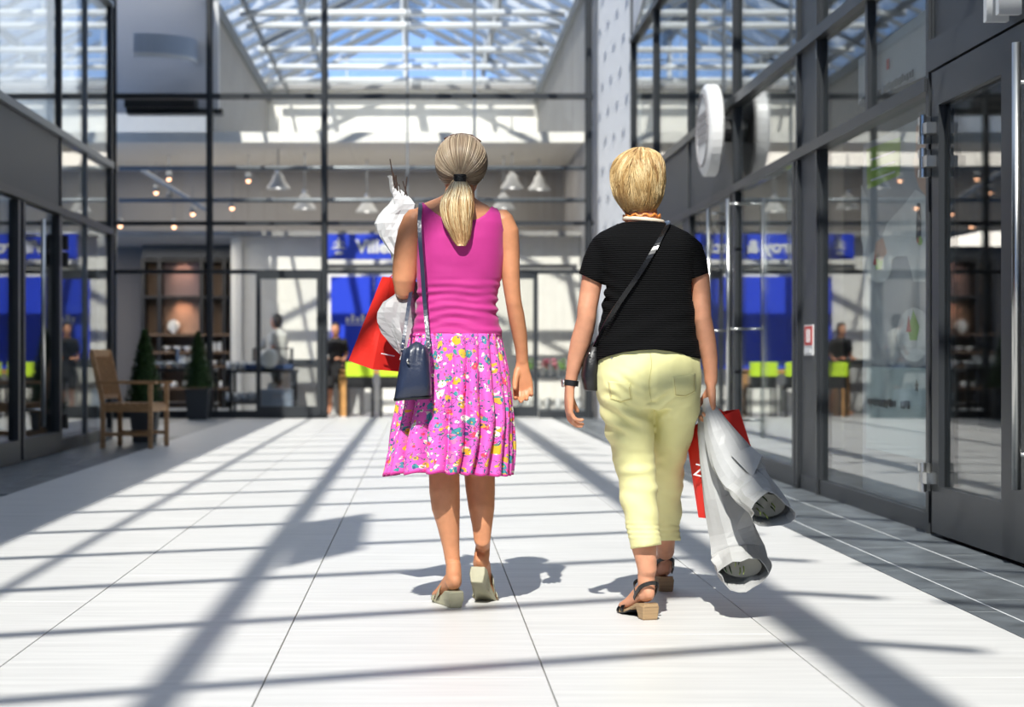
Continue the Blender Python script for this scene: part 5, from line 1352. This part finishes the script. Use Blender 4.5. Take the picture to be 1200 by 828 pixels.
# black leather sandals with cork heel
CORK = mat('stacked_cork_heel', (.38, .25, .13), .7, var=.25, vscale=5, stretch=(1, 1, 60)); BLP = mat('black_patent_leather', (.010, .010, .011), .18)
for M in (ML2, MR2):
    sh_ = bpy.data.objects.new('sandal', None); COL.objects.link(sh_); sh_.parent = w2
    b = B(); h_ = .058
    b.loft([[M @ Vector((x*w, y, z)) for x, y in ((-1, y0), (1, y0), (1, y1), (-1, y1))] for w, y0, y1, z in ((.027, .006, .052, 0), (.029, .002, .058, .02), (.031, -.002, .075, h_-.008))]); b.build('heel', CORK, sh_, bevel=.004)
    b = B(); t = [(-.003, .026, h_), (.03, .032, h_), (.07, .031, h_-.006), (.11, .032, h_*.62), (.15, .038, h_*.30+.004), (.19, .043, .014), (.225, .038, .013), (.25, .02, .012)]
    b.loft([[M @ Vector((x*w, y, z+dz)) for x, dz in ((-1, -.012), (1, -.012), (1, 0), (-1, 0))] for y, w, z in t]); b.build('sole', CORK, sh_, bevel=.002)
    b = B(); b.loft([[M @ Vector((x*w*1.03, y, z+dz)) for x, dz in ((-1, -.014), (1, -.014), (1, -.010), (-1, -.010))] for y, w, z in t[3:]]); b.build('outsole', M_['black'], sh_)
    # ankle strap round the back of the heel, going up and forward
    pts = [M @ Vector(p) for p in ((-.034, .075, h_+.010), (-.036, .045, h_+.035), (-.030, .010, h_+.062), (0, -.012, h_+.075), (.030, .010, h_+.062), (.036, .045, h_+.035), (.034, .075, h_+.010))]
    ribbon(pts, .014, .0035, 'heel_strap', BLP, sh_, side=lambda q: Vector((0, -.3, 1)))
    pts = [M @ Vector(p) for p in ((-.037, .06, h_+.03), (-.028, .085, h_+.062), (0, .098, h_+.072), (.028, .085, h_+.062), (.037, .06, h_+.03))]
    ribbon(pts, .012, .003, 'ankle_strap', BLP, sh_, side=lambda q: Vector((0, .3, 1)))
    strap_band(M, sh_, .150, .172, lambda y: .040, lambda y: .012, .045, 'toe_strap', BLP)
    strap_band(M, sh_, .188, .204, lambda y: .030, lambda y: .008, .046, 'toe_strap', BLP)

# black crossbody bag
cbg = thing('crossbody_bag', W(692, 430, 6.36), 'small black crossbody bag on a shiny strap at the left hip of the short-haired woman', 'handbag')
yb = lambda ry: D2-ry-.008
sp_ = [W(781, 259, D2+.02), W(783, 262, D2-.06), W(779, 270, D2-.087), W(772, 283, D2-.113), (W(762, 300, D2-.131)), W(748, 322, D2-.137), W(732, 345, D2-.128), W(718, 366, D2-.112), W(708, 383, D2-.092), W(701.5, 396, D2-.066), W(697, 406, D2-.045)]
ribbon(sp_, .0165, .003, 'strap', BLP, cbg, side=lambda q: Vector((.9, 0, .3+.8*math.sin(q*9)*.3)))
b = B(); rings = []
for py, l, r, ry in ((458, 688, 700, .03), (456, 684, 701, .05), (440, 681, 702, .055), (420, 684, 702, .05), (406, 690, 702, .03), (400, 695, 701, .01)):
    a, c = W(l, py, D2+.01), W(r, py, D2+.01); rings.append(ell((a+c)/2, XA, YA, (c-a).length/2, ry, 3, 24))
b.loft(rings); b.build('bag_body', mat('soft_black_leather', (.010, .010, .011), .4, bump=.2, bscale=50), cbg, smooth=True)
for px, py in ((700, 399), (691, 414)): B().ball(W(px, py, D2-.05), .004, .003, .004, 8, 6).build('rivet', M_['steel'], cbg, smooth=True)

# red bag and two wrapped bouquets in her right hand
rb2 = thing('paper_bag', W(840, 540, 6.42), 'red paper carrier bag with a white letter hanging behind the two grey wrapped bouquets', 'shopping bag')
c8 = [W(818.5, 606, 6.44), W(828, 607, 6.40), W(897, 575, 6.52), W(890, 570, 6.58), W(802.5, 503, 6.46), W(817, 499, 6.41), W(866, 479, 6.48), W(850, 481, 6.55)]
b = B(); quadgrid(b, c8[0], c8[1], c8[5], c8[4], 4, 14, cr); quadgrid(b, c8[1], c8[2], c8[6], c8[5], 12, 14, lambda p, u, v: p); quadgrid(b, c8[3], c8[2], c8[6], c8[7], 4, 8, lambda p, u, v: p); quadgrid(b, c8[0], c8[3], c8[7], c8[4], 10, 8, lambda p, u, v: p); quadgrid(b, c8[0], c8[1], c8[2], c8[3], 4, 4, lambda p, u, v: p)
bmesh.ops.remove_doubles(b.bm, verts=b.bm.verts, dist=.0005); o = b.build('bag_body', M_['red'], rb2); s = o.modifiers.new('s', 'SOLIDIFY'); s.thickness = .001
B().tube([W(822, 499, 6.42), W(832, 478, 6.38), W(836, 476, 6.38), W(850, 484, 6.46)], .0028, 6).build('handle', M_['red'], rb2, smooth=True)
put_text('Z', .062, .0006, Matrix.Translation(W(811.5, 556, 6.385)) @ Matrix.Rotation(.25, 4, 'Y') @ FRONT, M_['white'], 'lettering', rb2)
GP = mat('light_grey_wrapping_paper', (.44, .44, .435), .5, var=.06, vscale=14, bump=.05, bscale=60)
GPI = mat('paper_inside', (.34, .34, .31), .8)
def bouquet(name, axis, lab, seed, depth):
    t = thing(name, W(*axis[0][:2], 6.3), lab, 'bouquet', 'grey paper-wrapped bouquets in the right hand')
    P = [(W(x, y, D), w*D/FPX, dp_) for x, y, w, D, dp_ in axis]
    dense = []
    for i in range(len(P)-1):
        for k in range(4):
            q = k/4; dense.append((P[i][0].lerp(P[i+1][0], q), P[i][1]*(1-q)+P[i+1][1]*q, P[i][2]*(1-q)+P[i+1][2]*q))
    dense.append(P[-1]); rings = []; N = len(dense)
    for i, (c, w, dp_) in enumerate(dense):
        t0 = (dense[min(i+2, N-1)][0]-dense[max(i-2, 0)][0]).normalized(); u = (XA-t0*XA.dot(t0)).normalized(); v = t0.cross(u); ring = ell(c, u, v, w, dp_, 1.8, 18)
        for k, p in enumerate(ring):
            an = 2*math.pi*k/18; q = i/N; f = noise.noise(Vector((math.cos(an)*1.6+seed, math.sin(an)*1.6, q*4))); rd = (p-c)
            g = 1+.30*f*min(1, q*2)+.06*math.copysign(1, math.sin(an*2+seed+q*1.5))*min(1, q*3)
            if i > N-4: g += .10*math.sin(an*3+seed)*(i-(N-4))/3+.06*(i-(N-4))/3
            ring[k] = c+rd*g+t0*(.016*math.sin(an*2+seed)*max(0, q-.6)*2.2)
        rings.append(ring)
    b = B(); b.loft(rings, cap=False); o = b.build('wrapping_paper', GP, t, smooth=False); s = o.modifiers.new('s', 'SOLIDIFY'); s.thickness = .0015; s.offset = -1
    # folded flap of paper lying over the front
    c, w, dp_ = dense[int(N*.42)]; t0 = (dense[int(N*.6)][0]-dense[int(N*.3)][0]).normalized(); u = (XA-t0*XA.dot(t0)).normalized(); v = t0.cross(u)
    if v.y > 0: v = -v
    b = B(); q0 = c-u*w*.15+v*(dp_*1.15); q1 = c+u*w*1.08+v*(dp_*.35); q2 = c+t0*.050+u*w*1.30+v*(dp_*.70); q3 = c+t0*.105+u*w*.15+v*(dp_*1.65)
    b.poly([q0, q1, q2, q3], v*.002); b.build('paper_fold', GP, t)
    # inside: stems and leaves
    c, w, dp_ = dense[-3]; b = B(); r2 = random.Random(seed)
    t0 = (dense[-1][0]-dense[-4][0]).normalized(); u = (XA-t0*XA.dot(t0)).normalized(); v = t0.cross(u)
    b.loft([ell(c-t0*(k*.03+.035), u, v, w*.8*(1-k*.2), dp_*.75*(1-k*.2), 2, 20) for k in (0, 1)]); b.build('tissue_filling', GPI, t)
    for k in range(6):
        a = r2.uniform(0, 6.28); r_ = r2.uniform(.1, .75); p = c+u*w*r_*math.cos(a)+v*dp_*r_*math.sin(a); e = p+t0*r2.uniform(.02, .045)+u*r2.uniform(-.015, .015)
        q_ = B(); q_.tube([p-t0*.06, (p+e)/2+v*.004, e], [.003, .0025, .001], 5); q_.build('stem', M_['leaf'] if k % 2 else mat('pale_green', (.30, .38, .10), .6), t)
    return t
bouquet('wrapped_bouquet', [(829, 466, 5, 6.33, .012), (833, 482, 10, 6.32, .02), (842, 505, 17, 6.30, .03), (857, 535, 23, 6.28, .04), (874, 560, 28, 6.26, .05), (886, 576, 30, 6.22, .055), (897, 591, 30, 6.14, .055), (905, 600, 27, 6.05, .055)], 'upper grey paper-wrapped bouquet slanting outward to the right with its mouth open', 2.3, .05)
bouquet('wrapped_bouquet', [(823, 480, 4, 6.36, .012), (826, 505, 9, 6.36, .02), (835, 540, 16, 6.36, .035), (846, 580, 21, 6.36, .045), (858, 620, 27, 6.37, .055), (866, 646, 32, 6.36, .06), (869, 662, 31, 6.30, .06), (871, 673, 27, 6.22, .055)], 'lower grey paper-wrapped bouquet hanging almost straight down nearest the floor', 5.1, .05)

# ------------------------------------------------------------------ TWO PEOPLE DEEP IN THE SHOP
def small_person(loc, label, hgt, shirt, trous, hairc, seated=False, face=0.0, long_hair=False):
    t = thing('person', loc, label, 'person'); x, y, z = loc; s = hgt/1.7; b = B(); R = Matrix.Rotation(face, 3, 'Z')
    def q(a, c, d): return Vector((x, y, z))+R @ Vector((a*s, c*s, d*s))
    bb = B(); zo = -.42 if seated else 0
    limb(bb, [(q(0, 0, .90+zo), .15*s, .11*s), (q(0, 0, 1.05+zo), .125*s, .09*s), (q(0, .01, 1.22+zo), .15*s, .10*s), (q(0, .01, 1.36+zo), .16*s, .09*s), (q(0, .02, 1.42+zo), .07*s, .06*s), (q(0, .04, 1.50+zo), .05*s, .05*s)], 16)
    for k in (-1, 1):
        if seated: limb(bb, [(q(k*.09, 0, .50), .08*s), (q(k*.10, .42, .50), .065*s), (q(k*.10, .46, .42), .055*s), (q(k*.10, .44, .10), .04*s), (q(k*.10, .46, .05), .04*s), (q(k*.10, .56, .03), .035*s)], 12)
        else: limb(bb, [(q(k*.08, 0, .90), .085*s), (q(k*.09, .03+k*.06, .50), .06*s), (q(k*.09, -.02+k*.14, .30), .055*s), (q(k*.09, -.05+k*.16, .08), .038*s), (q(k*.09, .04+k*.16, .035), .036*s), (q(k*.09, .14+k*.16, .03), .03*s)], 12)
        limb(bb, [(q(k*.17, 0, 1.36+zo), .045*s), (q(k*.20, -.02, 1.12+zo), .038*s), (q(k*.17, .14, 1.00+zo), .032*s), (q(k*.13, .26, 1.04+zo), .025*s)], 12)
        hand(bb, q(k*.125, .275, 1.045+zo), R @ Vector((-k*.2, 1, .15)), (0, 0, -1), R @ Vector((-k, 0, 0)), L=.16*s, fr=.009)
    c = q(0, .05, 1.585+zo); R3 = R
    rings = [ell(c+R @ Vector((0, cy*s, zz*s)), R @ XA, R @ YA, rx*s, ry*s, 2.1, 18) for zz, rx, ry, cy in ((.11, .03, .04, 0), (.07, .068, .085, 0), (.0, .075, .095, 0), (-.06, .062, .075, .02), (-.11, .03, .035, .045))]
    bb.loft(rings); limb(bb, [(c+R @ Vector((0, .10*s, .0)), .012*s), (c+R @ Vector((0, .112*s, -.03*s)), .014*s)], 8)
    me = remesh_bm(bb.bm, .012, 3); finish(me, 'body', SKIN2, t)
    b = B(); limb(b, [(q(0, 0, .86+zo), .165*s, .125*s), (q(0, 0, 1.05+zo), .14*s, .105*s), (q(0, .01, 1.22+zo), .165*s, .115*s), (q(0, .01, 1.36+zo), .175*s, .10*s), (q(0, .01, 1.41+zo), .10*s, .075*s)], 18)
    for k in (-1, 1): limb(b, [(q(k*.165, 0, 1.36+zo), .056*s), (q(k*.195, -.01, 1.20+zo), .052*s)], 14)
    if not seated: limb(b, [(q(0, 0, .70), .17*s, .13*s), (q(0, 0, .90), .165*s, .125*s)], 18)
    finish(remesh_bm(b.bm, .012, 2), 'shirt', shirt, t)
    b = B()
    for k in (-1, 1):
        if seated: limb(b, [(q(k*.09, -.02, .50), .095*s), (q(k*.10, .42, .50), .08*s), (q(k*.10, .46, .42), .07*s), (q(k*.10, .44, .12), .055*s)], 12)
        else: limb(b, [(q(k*.08, 0, .86), .10*s), (q(k*.09, .03+k*.06, .50), .075*s)], 12)
    finish(remesh_bm(b.bm, .012, 2), 'trousers', trous, t)
    b = B(); b.loft([ell(c+R @ Vector((0, cy*s, zz*s)), R @ XA, R @ YA, rx*s, ry*s, 2, 18) for zz, rx, ry, cy in ((.135, .03, .04, -.01), (.10, .075, .09, -.015), (.03, .09, .095, -.03), (-.04, .08, .07, -.045), (-.10, .06, .045, -.05))]); b.build('hair', hairc, t, smooth=True)
    return t
dkh = mat('dark_brown_hair', (.02, .013, .01), .5)
small_person((-2.30, 28.95, 0), 'shop worker in a long white shirt with dark hair walking behind the door leaf', 1.60, mat('white_shirt', (.62, .62, .60), .8), mat('charcoal_trousers', (.05, .05, .055), .8), dkh, face=math.radians(60))
small_person((-1.36, 28.75, 0), 'person in a black shirt standing at the counter left of the red bag', 1.46, mat('black_shirt', (.010, .010, .012), .8), mat('black_trousers', (.012, .012, .014), .8), dkh, face=math.radians(170))
